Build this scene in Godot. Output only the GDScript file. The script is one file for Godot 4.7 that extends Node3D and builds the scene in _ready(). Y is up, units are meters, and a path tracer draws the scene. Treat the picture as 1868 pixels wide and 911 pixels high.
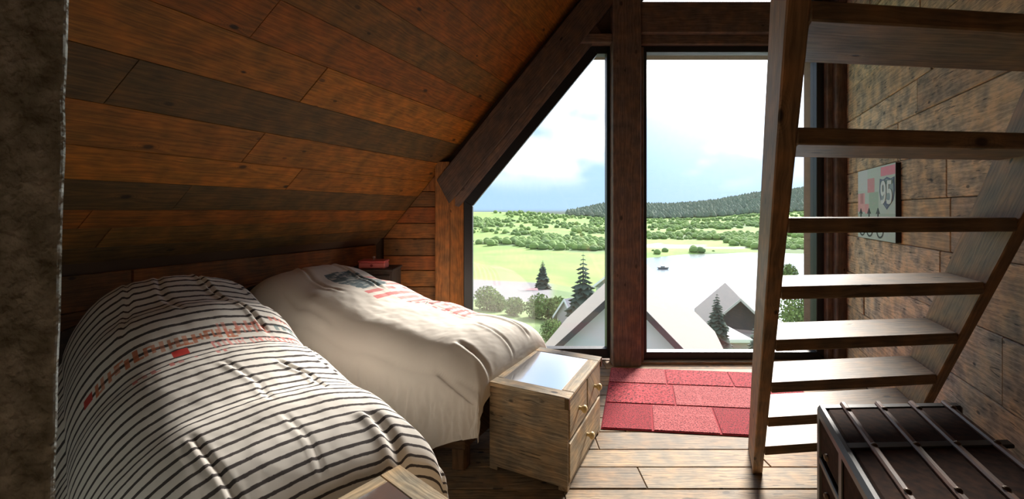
extends Node3D
# Attic bedroom behind a glazed gable. Metres, y up, the camera looks along -z; "d" is the distance in front of the camera (z = -d).

const F := 750.0      # focal length in pixels of the 1868 x 911 frame
const CX := 934.0
const HY := 385.0     # pixel row of the horizon
const EYE := 1.45     # eye height above the floor
const D := 3.95       # distance of the gable wall
const SK := 0.475     # the side walls run off to the right by this much per metre of distance
const XL := -1.233    # left (knee) wall at the gable
const XR := 3.19      # right wall at the gable
const KNEE := 1.187   # height at which the roof slope starts
const PITCH := 1.22
const BACK := -1.5

var rng := RandomNumberGenerator.new()
var taken := {}
var M := {}
var wood_tex := []

# ---------------------------------------------------------------- mesh builder
class MB:
	var v := PackedVector3Array()
	var n := PackedVector3Array()
	var t := PackedVector2Array()
	var c := PackedColorArray()
	var col := Color(1, 1, 1)
	func tri(a: Vector3, b: Vector3, e: Vector3, na: Vector3, nb: Vector3, ne: Vector3, ua: Vector2, ub: Vector2, ue: Vector2) -> void:
		# front faces run clockwise
		var g := (e - a).cross(b - a)
		if g.dot(na + nb + ne) >= 0.0:
			v.append_array([a, b, e]); n.append_array([na, nb, ne]); t.append_array([ua, ub, ue])
		else:
			v.append_array([a, e, b]); n.append_array([na, ne, nb]); t.append_array([ua, ue, ub])
		c.append_array([col, col, col])
	func flat(a: Vector3, b: Vector3, e: Vector3, out: Vector3, ua := Vector2.ZERO, ub := Vector2.ZERO, ue := Vector2.ZERO) -> void:
		var g := (e - a).cross(b - a)
		if g.length() < 1e-12: return
		g = g.normalized()
		if g.dot(out) < 0.0: g = -g
		tri(a, b, e, g, g, g, ua, ub, ue)
	func quad(a: Vector3, b: Vector3, e: Vector3, f: Vector3, out: Vector3, ua := Vector2.ZERO, ub := Vector2.ZERO, ue := Vector2.ZERO, uf := Vector2.ZERO) -> void:
		flat(a, b, e, out, ua, ub, ue)
		flat(a, e, f, out, ua, ue, uf)
	# chamfered solid with eight corners, bit 1 = x, bit 2 = y, bit 4 = z
	func hexa(p: Array, bevel := 0.003, shift := Vector2.ZERO, tex := Vector2(2.0, 0.5)) -> void:
		var ex: float = ((p[1] - p[0]).length() + (p[7] - p[6]).length()) * 0.5
		var ey: float = ((p[2] - p[0]).length() + (p[7] - p[5]).length()) * 0.5
		var ez: float = ((p[4] - p[0]).length() + (p[7] - p[3]).length()) * 0.5
		var ln := [ex, ey, ez]
		var ins := []
		for k in 3: ins.append(minf(bevel / maxf(ln[k], 1e-5), 0.45))
		var main := 0
		for k in 3:
			if ln[k] > ln[main]: main = k
		var cen := Vector3.ZERO
		for q in p: cen += q
		cen /= 8.0
		var pos := func(w: Array) -> Vector3:
			var a: Vector3 = p[0].lerp(p[1], w[0]).lerp(p[2].lerp(p[3], w[0]), w[1])
			var b: Vector3 = p[4].lerp(p[5], w[0]).lerp(p[6].lerp(p[7], w[0]), w[1])
			return a.lerp(b, w[2])
		var vv := {}
		var uu := {}
		for corner in 8:
			for k in 3:
				var w := [0.0, 0.0, 0.0]
				for j in 3:
					var hi := (corner >> j) & 1
					var inn: float = 0.0 if j == k else ins[j]
					w[j] = (1.0 - inn) if hi else inn
				vv[corner * 3 + k] = pos.call(w)
				var o1 := (main + 1) % 3
				var o2 := (main + 2) % 3
				uu[corner * 3 + k] = Vector2(w[main] * ln[main] / tex.x, (w[o1] * ln[o1] + w[o2] * ln[o2]) / tex.y) + shift
		var face := func(ids: Array) -> void:
			var m := Vector3.ZERO
			for q in ids: m += vv[q]
			m = m / ids.size() - cen
			if ids.size() == 4:
				quad(vv[ids[0]], vv[ids[1]], vv[ids[2]], vv[ids[3]], m, uu[ids[0]], uu[ids[1]], uu[ids[2]], uu[ids[3]])
			else:
				flat(vv[ids[0]], vv[ids[1]], vv[ids[2]], m, uu[ids[0]], uu[ids[1]], uu[ids[2]])
		for k in 3:
			var b1 := 1 << ((k + 1) % 3)
			var b2 := 1 << ((k + 2) % 3)
			for s in 2:
				var base := (1 << k) * s
				face.call([(base) * 3 + k, (base | b1) * 3 + k, (base | b1 | b2) * 3 + k, (base | b2) * 3 + k])
			# edges along k, between the faces of the two other axes
			var k1 := (k + 1) % 3
			var k2 := (k + 2) % 3
			for s1 in 2:
				for s2 in 2:
					var c0 := (b1 * s1) | (b2 * s2)
					var c1 := c0 | (1 << k)
					face.call([c0 * 3 + k1, c1 * 3 + k1, c1 * 3 + k2, c0 * 3 + k2])
		for corner in 8:
			face.call([corner * 3, corner * 3 + 1, corner * 3 + 2])
	func par(o: Vector3, a: Vector3, b: Vector3, e: Vector3, bevel := 0.003, shift := Vector2.ZERO, tex := Vector2(2.0, 0.5)) -> void:
		hexa([o, o + a, o + b, o + a + b, o + e, o + a + e, o + b + e, o + a + b + e], bevel, shift, tex)
	func box(lo: Vector3, hi: Vector3, bevel := 0.003, shift := Vector2.ZERO, tex := Vector2(2.0, 0.5)) -> void:
		var s := hi - lo
		par(lo, Vector3(s.x, 0, 0), Vector3(0, s.y, 0), Vector3(0, 0, s.z), bevel, shift, tex)
	# outline in the x-y plane, pushed along "push"
	func slab(pts: Array, push: Vector3, tex := 1.0) -> void:
		var poly := PackedVector2Array()
		var cen := Vector3.ZERO
		for q in pts: cen += q
		cen /= pts.size()
		var nrm := push.normalized()
		var ax: Vector3 = (pts[1] - pts[0]).normalized()
		var ay := nrm.cross(ax)
		for q in pts: poly.append(Vector2((q - cen).dot(ax), (q - cen).dot(ay)))
		var ids := Geometry2D.triangulate_polygon(poly)
		for i in range(0, ids.size(), 3):
			var a: Vector3 = pts[ids[i]]
			var b: Vector3 = pts[ids[i + 1]]
			var e: Vector3 = pts[ids[i + 2]]
			flat(a, b, e, -nrm, poly[ids[i]] / tex, poly[ids[i + 1]] / tex, poly[ids[i + 2]] / tex)
			flat(a + push, b + push, e + push, nrm, poly[ids[i]] / tex, poly[ids[i + 1]] / tex, poly[ids[i + 2]] / tex)
		var cw := Geometry2D.is_polygon_clockwise(poly)
		for i in pts.size():
			var j := (i + 1) % pts.size()
			var e2: Vector2 = (poly[j] - poly[i]).normalized()
			var o2 := Vector2(e2.y, -e2.x)
			if cw: o2 = -o2
			var out := ax * o2.x + ay * o2.y
			var l: float = (pts[j] - pts[i]).length() / tex
			quad(pts[i], pts[j], pts[j] + push, pts[i] + push, out, Vector2(0, 0), Vector2(l, 0), Vector2(l, push.length() / tex), Vector2(0, push.length() / tex))
	# surface of revolution round an axis; profile of (radius, along)
	func lathe(o: Vector3, axis: Vector3, prof: Array, seg := 16) -> void:
		axis = axis.normalized()
		var ax := axis.cross(Vector3.UP if absf(axis.y) < 0.9 else Vector3.RIGHT).normalized()
		var ay := axis.cross(ax)
		for i in prof.size() - 1:
			var p0: Vector2 = prof[i]
			var p1: Vector2 = prof[i + 1]
			var dn := Vector2(p1.y - p0.y, -(p1.x - p0.x)).normalized()
			for s in seg:
				var a0 := TAU * s / seg
				var a1 := TAU * (s + 1) / seg
				var r0 := ax * cos(a0) + ay * sin(a0)
				var r1 := ax * cos(a1) + ay * sin(a1)
				var n0 := r0 * dn.x + axis * dn.y
				var n1 := r1 * dn.x + axis * dn.y
				var q00 := o + r0 * p0.x + axis * p0.y
				var q10 := o + r1 * p0.x + axis * p0.y
				var q01 := o + r0 * p1.x + axis * p1.y
				var q11 := o + r1 * p1.x + axis * p1.y
				if p0.x > 1e-6: tri(q00, q10, q11, n0, n1, n1, Vector2(0, 0), Vector2(1, 0), Vector2(1, 1))
				if p1.x > 1e-6: tri(q00, q11, q01, n0, n1, n0, Vector2(0, 0), Vector2(1, 1), Vector2(0, 1))
	func mesh() -> ArrayMesh:
		var arr := []
		arr.resize(Mesh.ARRAY_MAX)
		arr[Mesh.ARRAY_VERTEX] = v; arr[Mesh.ARRAY_NORMAL] = n; arr[Mesh.ARRAY_TEX_UV] = t; arr[Mesh.ARRAY_COLOR] = c
		var m := ArrayMesh.new()
		m.add_surface_from_arrays(Mesh.PRIMITIVE_TRIANGLES, arr)
		return m

# ---------------------------------------------------------------- naming and placing
func numbered(called: String) -> String:
	var k: int = taken.get(called, 0)
	taken[called] = k + 1
	return called if k == 0 else "%s_%03d" % [called, k]

func thing(called: String, label: String, category: String, at := Transform3D(), group := "") -> Node3D:
	var o := Node3D.new()
	o.name = numbered(called)
	add_child(o)
	o.transform = at
	tag(o, label, category, group)
	return o

func tag(o: Node, label: String, category: String, group := "") -> void:
	o.set_meta("label", label); o.set_meta("category", category)
	if group: o.set_meta("group", group)

func setting(called: String, label: String) -> Node3D:
	var o := Node3D.new()
	o.name = called
	add_child(o)
	o.set_meta("kind", "structure"); o.set_meta("label", label); o.set_meta("category", called.split("_")[0])
	return o

func part(called: String, mb: MB, mat: Material, parent: Node, label := "") -> MeshInstance3D:
	var o := MeshInstance3D.new()
	o.name = called
	o.mesh = mb.mesh()
	o.material_override = mat
	parent.add_child(o, true)
	if label: o.set_meta("label", label)
	return o

func lone(called: String, mb: MB, mat: Material, label: String, category: String, group := "") -> MeshInstance3D:
	var o := MeshInstance3D.new()
	o.name = numbered(called)
	o.mesh = mb.mesh()
	o.material_override = mat
	add_child(o)
	tag(o, label, category, group)
	return o

func ru() -> Vector2:
	return Vector2(rng.randf(), rng.randf())

# pixel and distance -> point
func U(px: float, py: float, d: float) -> Vector3:
	return Vector3((px - CX) / F * d, EYE - (py - HY) / F * d, -d)

func on_y(px: float, py: float, y: float) -> Vector3:
	return U(px, py, (EYE - y) * F / (py - HY))

func xk(d: float) -> float:
	return XL - SK * (D - d)

func xr(d: float) -> float:
	return XR - SK * (D - d)

# ---------------------------------------------------------------- materials
func std(col: Color, rough := 0.8, metal := 0.0) -> StandardMaterial3D:
	var m := StandardMaterial3D.new()
	m.albedo_color = col; m.roughness = rough; m.metallic = metal
	return m

func wood(col: Color, which: int, rough := 0.7, relief := 0.12) -> StandardMaterial3D:
	var m := std(col, rough)
	m.albedo_texture = wood_tex[which]
	m.heightmap_enabled = true
	m.heightmap_texture = wood_tex[which]
	m.heightmap_scale = relief
	return m

# grain running along u, 2 m x 0.5 m, closing on itself along u
func grain(kind: int, sd: int) -> ImageTexture:
	var w := 1024
	var h := 256
	var fine := FastNoiseLite.new()
	fine.seed = sd; fine.frequency = 1.0; fine.fractal_octaves = 2
	var slow := FastNoiseLite.new()
	slow.seed = sd + 7; slow.frequency = 1.0; slow.fractal_octaves = 3
	var r := RandomNumberGenerator.new()
	r.seed = sd
	var knots := []
	for i in [6, 9, 8][kind]:
		knots.append([r.randf(), r.randf(), r.randf_range(0.010, 0.024), r.randf_range(0.5, 1.0)])
	var bytes := PackedByteArray()
	bytes.resize(w * h * 3)
	var at := 0
	for y in h:
		var fv := float(y) / h
		var mv := absf(fv * 2.0 - 1.0)
		for x in w:
			var fu := float(x) / w
			var ca := cos(fu * TAU)
			var sa := sin(fu * TAU)
			var push := 0.0
			var dark := 0.0
			for k in knots:
				var du := absf(fu - k[0])
				du = minf(du, 1.0 - du) * 2.0
				var dv: float = (fv - k[1]) * 0.5
				if du < 0.14 and absf(dv) < 0.09:
					var q: float = sqrt(du * du * 0.30 + dv * dv)
					var e := exp(-q * q / (k[2] * k[2] * 2.2))
					push += e * k[2] * 9.0 * signf(dv) * (1.0 - e * 0.5)
					dark = maxf(dark, smoothstep(k[2] * 0.75, k[2] * 0.30, q) * k[3])
					dark = maxf(dark, 0.35 * smoothstep(0.45, 1.0, sin(q * 900.0)) * e * k[3])
			var wob := slow.get_noise_3d(ca * 0.9, sa * 0.9, mv * 1.6)
			var vv := mv * 1.0 + wob * 0.07 - push * 0.6
			var streak := fine.get_noise_3d(ca * 1.3, sa * 1.3, vv * 42.0)
			var rings := sin(vv * 60.0 + slow.get_noise_3d(ca * 0.6, sa * 0.6, mv * 3.0 + 9.0) * 6.0)
			var hair := fine.get_noise_3d(ca * 7.0, sa * 7.0, mv * 130.0 + 40.0)
			var blot := slow.get_noise_3d(ca * 2.4 + 5.0, sa * 2.4, mv * 2.0)
			var l := 0.78 + streak * 0.13 + rings * 0.05 + hair * 0.07 + blot * 0.20
			if kind == 1:   # weathered, silvered, checked
				l += 0.04 + blot * 0.12 + hair * 0.08
				var crack := fine.get_noise_3d(ca * 2.0 + 3.0, sa * 2.0, vv * 16.0)
				l -= smoothstep(0.50, 0.62, crack) * 0.30
			elif kind == 2: # trodden floor
				l += streak * 0.08
				var crack2 := fine.get_noise_3d(ca * 1.6 + 8.0, sa * 1.6, vv * 12.0)
				l -= smoothstep(0.55, 0.64, crack2) * 0.32
			l = l * (1.0 - dark * 0.62)
			l = clampf(l, 0.05, 1.0)
			var warm := clampf(0.5 + blot * 0.9 + wob * 0.5, 0.0, 1.0)
			bytes[at] = int(clampf(l * 1.00, 0.0, 1.0) * 255.0)
			bytes[at + 1] = int(clampf(l * lerpf(1.02, 0.93, warm), 0.0, 1.0) * 255.0)
			bytes[at + 2] = int(clampf(l * lerpf(1.06, 0.86, warm), 0.0, 1.0) * 255.0)
			at += 3
	return ImageTexture.create_from_image(Image.create_from_data(w, h, false, Image.FORMAT_RGB8, bytes))

func noise_tex(sd: int, freq: float, a: Color, b: Color, oct := 4) -> NoiseTexture2D:
	var nz := FastNoiseLite.new()
	nz.seed = sd; nz.frequency = freq; nz.fractal_octaves = oct
	var g := Gradient.new()
	g.set_color(0, a); g.set_color(1, b)
	var t := NoiseTexture2D.new()
	t.width = 512; t.height = 512; t.seamless = true; t.noise = nz; t.color_ramp = g
	return t

func worn_tex(sd: int, freq: float) -> NoiseTexture2D:
	var t := noise_tex(sd, freq, Color(0.40, 0.26, 0.32), Color(1, 1, 1), 5)
	var g := Gradient.new()
	g.offsets = PackedFloat32Array([0.0, 0.36, 0.45, 0.56, 0.66, 1.0])
	g.colors = PackedColorArray([Color(0.40, 0.30, 0.36), Color(0.55, 0.40, 0.46), Color(0.92, 0.86, 0.86), Color(1, 1, 1), Color(0.74, 0.60, 0.62), Color(0.46, 0.32, 0.38)])
	t.color_ramp = g
	return t

func make_materials() -> void:
	wood_tex = [grain(0, 11), grain(1, 23), grain(2, 37)]
	M.roof = [wood(Color8(188, 120, 40), 0), wood(Color8(208, 132, 40), 0), wood(Color8(158, 108, 46), 0), wood(Color8(126, 94, 50), 0), wood(Color8(182, 108, 34), 0)]
	M.knee = [wood(Color8(176, 108, 50), 0), wood(Color8(150, 98, 50), 0)]
	M.gable = [wood(Color8(200, 134, 70), 0), wood(Color8(192, 114, 56), 0), wood(Color8(166, 116, 66), 0)]
	M.side = [wood(Color8(222, 196, 168), 1, 0.85, 0.3), wood(Color8(206, 178, 148), 1, 0.85, 0.3), wood(Color8(224, 190, 150), 0, 0.85, 0.2), wood(Color8(190, 166, 144), 1, 0.85, 0.3)]
	M.floor = [wood(Color8(172, 148, 114), 2, 0.75, 0.2), wood(Color8(184, 160, 124), 2, 0.75, 0.2), wood(Color8(158, 136, 106), 2, 0.75, 0.2), wood(Color8(190, 152, 104), 2, 0.75, 0.2)]
	M.post = wood(Color8(136, 114, 102), 0)
	M.rafter = wood(Color8(118, 98, 86), 0)
	M.shell = std(Color8(96, 74, 58), 0.9)
	M.black = std(Color8(24, 25, 28), 0.45)
	M.stair = wood(Color8(180, 156, 126), 0, 0.6)
	M.stringer = wood(Color8(190, 154, 116), 0, 0.65)
	M.chest = wood(Color8(226, 206, 170), 0, 0.6)
	M.chest_dark = wood(Color8(196, 178, 148), 2, 0.7)
	M.zinc = std(Color8(230, 232, 236), 0.12, 0.9)
	M.horn = std(Color8(226, 204, 150), 0.35)
	M.brass = std(Color8(96, 80, 56), 0.4, 0.7)
	M.bed = wood(Color8(150, 116, 84), 0)
	M.headboard = wood(Color8(78, 56, 42), 0, 0.6)
	M.mattress = std(Color8(222, 214, 200), 0.9)
	var pl := std(Color8(206, 214, 214), 0.95)
	pl.uv1_triplanar = true; pl.uv1_world_triplanar = true; pl.uv1_scale = Vector3(1.6, 1.6, 1.6)
	pl.albedo_texture = noise_tex(5, 0.012, Color(0.55, 0.54, 0.5), Color(1, 1, 1), 5)
	pl.normal_enabled = true
	var pn := noise_tex(6, 0.03, Color.BLACK, Color.WHITE, 5)
	pn.color_ramp = null; pn.as_normal_map = true; pn.bump_strength = 10.0
	pl.normal_texture = pn
	M.plaster = pl
	var glass := std(Color(1, 1, 1, 0.03), 0.0)
	glass.transparency = BaseMaterial3D.TRANSPARENCY_ALPHA
	M.glass = glass

# ---------------------------------------------------------------- sky, sun, camera
const SUN_AZ := 32.0
const SUN_EL := 28.0

func make_light() -> void:
	var cam := Camera3D.new()
	cam.name = "camera"
	cam.projection = Camera3D.PROJECTION_FRUSTUM
	cam.near = 0.05
	cam.far = 4000.0
	cam.size = 911.0 / F * cam.near
	cam.frustum_offset = Vector2(0, (HY - 455.5) / F * cam.near)
	add_child(cam)
	cam.position = Vector3(0, EYE, 0)
	cam.current = true
	var sun := DirectionalLight3D.new()
	sun.name = "sun"
	sun.light_color = Color(1.0, 0.975, 0.94)
	sun.light_energy = 3.7
	sun.light_angular_distance = 14.0
	sun.shadow_enabled = true
	add_child(sun)
	var az := deg_to_rad(SUN_AZ)
	var el := deg_to_rad(SUN_EL)
	var towards := Vector3(sin(az) * cos(el), sin(el), -cos(az) * cos(el))
	sun.look_at_from_position(towards * 50.0, Vector3.ZERO)
	var env := Environment.new()
	env.tonemap_mode = Environment.TONE_MAPPER_LINEAR
	env.tonemap_exposure = 1.2
	env.sdfgi_enabled = true; env.ssao_enabled = true; env.ssil_enabled = true
	env.background_mode = Environment.BG_SKY
	var sky := Sky.new()
	var pm := PanoramaSkyMaterial.new()
	pm.panorama = sky_image(towards)
	sky.sky_material = pm
	env.sky = sky
	env.background_energy_multiplier = 1.32
	var we := WorldEnvironment.new()
	we.name = "world_environment"
	we.environment = env
	add_child(we)

func sky_image(towards: Vector3) -> ImageTexture:
	var w := 1024
	var h := 512
	var big := FastNoiseLite.new()
	big.seed = 4; big.frequency = 0.55; big.fractal_octaves = 5; big.fractal_gain = 0.52
	var puff := FastNoiseLite.new()
	puff.seed = 19; puff.frequency = 2.6; puff.fractal_octaves = 5
	var img := Image.create(w, h, false, Image.FORMAT_RGBF)
	for y in h:
		var el := PI * 0.5 - (y + 0.5) / h * PI
		for x in w:
			if el < -0.05:
				img.set_pixel(x, y, Color(0.25, 0.30, 0.24))
				continue
			var az := (x + 0.5) / w * TAU
			var dir := Vector3(sin(az) * cos(el), sin(el), -cos(az) * cos(el))
			var up := maxf(dir.y, 0.0)
			var blue := Color(0.32, 0.54, 0.88).lerp(Color(0.20, 0.40, 0.84), smoothstep(0.05, 0.7, up))
			blue = blue.lerp(Color(0.34, 0.54, 0.80), smoothstep(0.10, 0.0, up))
			var q := Vector3(dir.x, dir.y * 1.7, dir.z) / (up * 0.8 + 0.55)
			var cl := big.get_noise_3dv(q * 2.1) * 0.75 + puff.get_noise_3dv(q * 1.6) * 0.30
			var cover := smoothstep(-0.12, 0.16, cl + 0.10 * smoothstep(0.05, 0.3, up)) * smoothstep(0.03, 0.16, up)
			var body := smoothstep(-0.3, 0.5, puff.get_noise_3dv(q * 1.6 + Vector3(0.02, -0.06, 0.0)) + cl)
			var white := Color(0.66, 0.76, 0.90).lerp(Color(1.25, 1.25, 1.24), body)
			var col := blue.lerp(white, cover)
			var ang := rad_to_deg(dir.angle_to(towards))
			var glow := exp(-pow(ang / 14.0, 2.0)) * 2.2 + exp(-ang / 13.0) * 0.5
			col = Color(col.r + glow, col.g + glow * 0.98, col.b + glow * 0.94)
			img.set_pixel(x, y, col)
	return ImageTexture.create_from_image(img)

# ---------------------------------------------------------------- room
func slope_frame() -> Array:
	var o := Vector3(XL, KNEE, -D)
	var s := Vector3(1, PITCH, 0).normalized()
	var e := Vector3(-SK, 0, 1)          # one metre nearer
	var nn := s.cross(e).normalized()
	if nn.y < 0: nn = -nn
	return [o, s, e, nn]

func make_room() -> void:
	# floor of boards that run along the gable
	var floor_n := setting("floor", "old tan floorboards running along the glazed gable")
	var mb := MB.new()
	mb.slab([Vector3(xk(D + 0.3) - 0.3, -0.035, -D - 0.3), Vector3(xr(D + 0.3) + 0.3, -0.035, -D - 0.3), Vector3(xr(BACK) + 0.3, -0.035, -BACK), Vector3(xk(BACK) - 0.3, -0.035, -BACK)], Vector3(0, -0.2, 0))
	part("subfloor", mb, M.shell, floor_n)
	var dd := D + 0.02
	var row := 0
	while dd > BACK:
		var wd := rng.randf_range(0.165, 0.215)
		var d1 := maxf(dd - wd + 0.004, BACK)
		var cuts := [0.0]
		var wide := xr(dd) - xk(dd) - 0.02
		var at := rng.randf_range(0.7, 2.2)
		if row % 3 == 1: at = 2.35
		while at < wide - 0.5:
			cuts.append(at)
			at += rng.randf_range(1.3, 2.6)
		cuts.append(wide)
		for i in cuts.size() - 1:
			var x0: float = xk(dd) + 0.01 + cuts[i] + 0.0015
			var x1: float = xk(dd) + 0.01 + cuts[i + 1] - 0.0015
			var s0 := SK * (dd - d1) if i == 0 else 0.0
			var s1 := SK * (dd - d1) if i == cuts.size() - 2 else 0.0
			var t := rng.randf_range(-0.0015, 0.0015)
			var b := MB.new()
			b.hexa([Vector3(x0, -0.034, -dd), Vector3(x1, -0.034, -dd), Vector3(x0, t, -dd), Vector3(x1, t, -dd), Vector3(x0 - s0, -0.034, -d1), Vector3(x1 - s1, -0.034, -d1), Vector3(x0 - s0, t, -d1), Vector3(x1 - s1, t, -d1)], 0.004, ru())
			part("floorboard", b, M.floor[rng.randi() % 4], floor_n)
		dd -= wd
		row += 1

	# roof slope over the beds, boarded along the ridge
	var fr := slope_frame()
	var o: Vector3 = fr[0]
	var s: Vector3 = fr[1]
	var e: Vector3 = fr[2]
	var nn: Vector3 = fr[3]
	var xridge := (1330.0 - CX) / F * D
	var sl := (xridge - XL) / s.x
	var roof := setting("ceiling", "sloping ceiling of orange-brown pine boards above the beds")
	mb = MB.new()
	mb.par(o + nn * 0.03 - e * 0.6 - s * 0.5, s * (sl + 0.5), e * (D - BACK + 0.6), nn * 0.2, 0.0)
	# the other slope, from the ridge down to the right wall
	var s2 := Vector3(1, -PITCH, 0).normalized()
	var ridge := o + s * sl
	var sl2 := (XR - xridge) / s2.x
	var n2 := Vector3(-s2.y, s2.x, 0)
	mb.par(ridge - e * 0.6 + n2 * 0.03, s2 * (sl2 + 0.5), e * (D - BACK + 0.6), n2 * 0.2, 0.0)
	part("roof_deck", mb, M.shell, roof)
	var edges := [0.0, 0.10, 0.23, 0.345, 0.52, 0.70, 0.92, 1.16, 1.42, 1.66, 1.90, 2.16]
	while edges[-1] < sl - 0.05:
		edges.append(minf(edges[-1] + 0.26, sl))
	var tone := [3, 2, 4, 3, 1, 0, 3, 1, 4, 2, 0, 3]
	for i in edges.size() - 1:
		var a0: float = edges[i]
		var a1: float = edges[i + 1] - 0.0015
		var at := 0.0
		var first := true
		while at < D - BACK - 0.02:
			var ln := rng.randf_range(1.6, 3.0) if not first else rng.randf_range(1.0, 2.6)
			first = false
			var to := minf(at + ln, D - BACK)
			if D - BACK - to < 0.5: to = D - BACK
			var lift := rng.randf_range(-0.0015, 0.0015)
			var b := MB.new()
			b.par(o + s * a0 + e * (at + 0.001) + nn * (0.0 + lift), e * (to - at - 0.002), s * (a1 - a0), nn * 0.028, 0.002, ru())
			var ti: int = tone[i] if i < tone.size() and rng.randf() < 0.75 else rng.randi() % 5
			part("board", b, M.roof[ti], roof)
			at = to
	for i in int(sl2 / 0.26) + 1:
		var a0 := i * 0.26
		var a1 := minf(a0 + 0.257, sl2)
		if a1 - a0 < 0.03: continue
		var b := MB.new()
		b.par(ridge + s2 * a0 , e * (D - BACK), s2 * (a1 - a0), n2 * 0.028, 0.004, ru())
		part("board", b, M.roof[rng.randi() % 5], roof)

	# knee wall at the bed heads
	var knee := setting("wall_left", "low boarded knee wall behind the bed heads")
	mb = MB.new()
	mb.hexa([Vector3(xk(D) - 0.10, -0.2, -D), Vector3(xk(BACK) - 0.10, -0.2, -BACK), Vector3(xk(D) - 0.10, KNEE + 0.05, -D), Vector3(xk(BACK) - 0.10, KNEE + 0.05, -BACK), Vector3(xk(D) - 0.3, -0.2, -D), Vector3(xk(BACK) - 0.3, -0.2, -BACK), Vector3(xk(D) - 0.3, KNEE + 0.05, -D), Vector3(xk(BACK) - 0.3, KNEE + 0.05, -BACK)], 0.0)
	part("core", mb, M.shell, knee)
	for i in 6:
		var y0 := i * 0.188
		var at := 0.0
		while at < D - BACK - 0.02:
			var to := minf(at + rng.randf_range(1.5, 2.8), D - BACK)
			var b := MB.new()
			b.par(Vector3(xk(D - at) - 0.10, y0, -(D - at) + 0.001), e * (to - at - 0.003), Vector3(0, 0.185, 0), Vector3(0.03, 0, 0), 0.004, ru())
			part("board", b, M.knee[rng.randi() % 2], knee)
			at = to

	# right wall of broad weathered boards
	var side := setting("wall_right", "wall of broad weathered boards behind the open stair")
	var top: float = ridge.y - PITCH * (XR - xridge)
	mb = MB.new()
	mb.hexa([Vector3(xr(D) + 0.03, -0.2, -D), Vector3(xr(BACK) + 0.03, -0.2, -BACK), Vector3(xr(D) + 0.03, top + 0.05, -D), Vector3(xr(BACK) + 0.03, top + 0.05, -BACK), Vector3(xr(D) + 0.25, -0.2, -D), Vector3(xr(BACK) + 0.25, -0.2, -BACK), Vector3(xr(D) + 0.25, top + 0.05, -D), Vector3(xr(BACK) + 0.25, top + 0.05, -BACK)], 0.0)
	part("core", mb, M.shell, side)
	var y := 0.0
	while y < top - 0.01:
		var hh := minf(rng.randf_range(0.20, 0.34), top - y)
		var at := 0.0
		var first := true
		while at < D - BACK - 0.02:
			var to := minf(at + (rng.randf_range(0.5, 1.9) if first else rng.randf_range(1.2, 2.4)), D - BACK)
			first = false
			var proud := rng.randf_range(0.0, 0.010)
			var b := MB.new()
			b.par(Vector3(xr(D - at) - proud, y, -(D - at) + 0.001), e * (to - at - 0.004), Vector3(0, hh - 0.004, 0), Vector3(0.03 + proud, 0, 0), 0.005, ru())
			part("board", b, M.side[rng.randi() % 4], side)
			at = to
		y += hh

	# wall behind the camera
	var back := setting("wall_back", "boarded wall behind the stair and trunk")
	mb = MB.new()
	mb.slab([Vector3(xk(BACK) - 0.3, -0.2, -BACK + 0.002), Vector3(xr(BACK) + 0.3, -0.2, -BACK + 0.002), Vector3(xr(BACK) + 0.3, top, -BACK + 0.002), Vector3(ridge.x - SK * (D - BACK), ridge.y + 0.2, -BACK + 0.002), Vector3(xk(BACK) - 0.3, KNEE, -BACK + 0.002)], Vector3(0, 0, 0.15))
	part("core", mb, M.side[1], back)

	# loft floor that the stair leads to
	var loft := setting("trim_1", "timber loft floor at the head of the stair")
	mb = MB.new()
	mb.hexa([Vector3(xk(0.30) + 1.06, 2.44, -0.30), Vector3(xr(0.30) - 0.02, 2.44, -0.30), Vector3(xk(0.30) + 1.20, 2.60, -0.30), Vector3(xr(0.30) - 0.02, 2.60, -0.30), Vector3(xk(BACK) + 1.06, 2.44, -BACK), Vector3(xr(BACK) - 0.02, 2.44, -BACK), Vector3(xk(BACK) + 1.20, 2.60, -BACK), Vector3(xr(BACK) - 0.02, 2.60, -BACK)], 0.005)
	part("deck", mb, M.stringer, loft)

	# rough plaster pier close by on the left
	var pier := setting("wall_partition", "rough grey plaster pier with a worn edge")
	make_pier(pier)
	make_gable()

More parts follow.
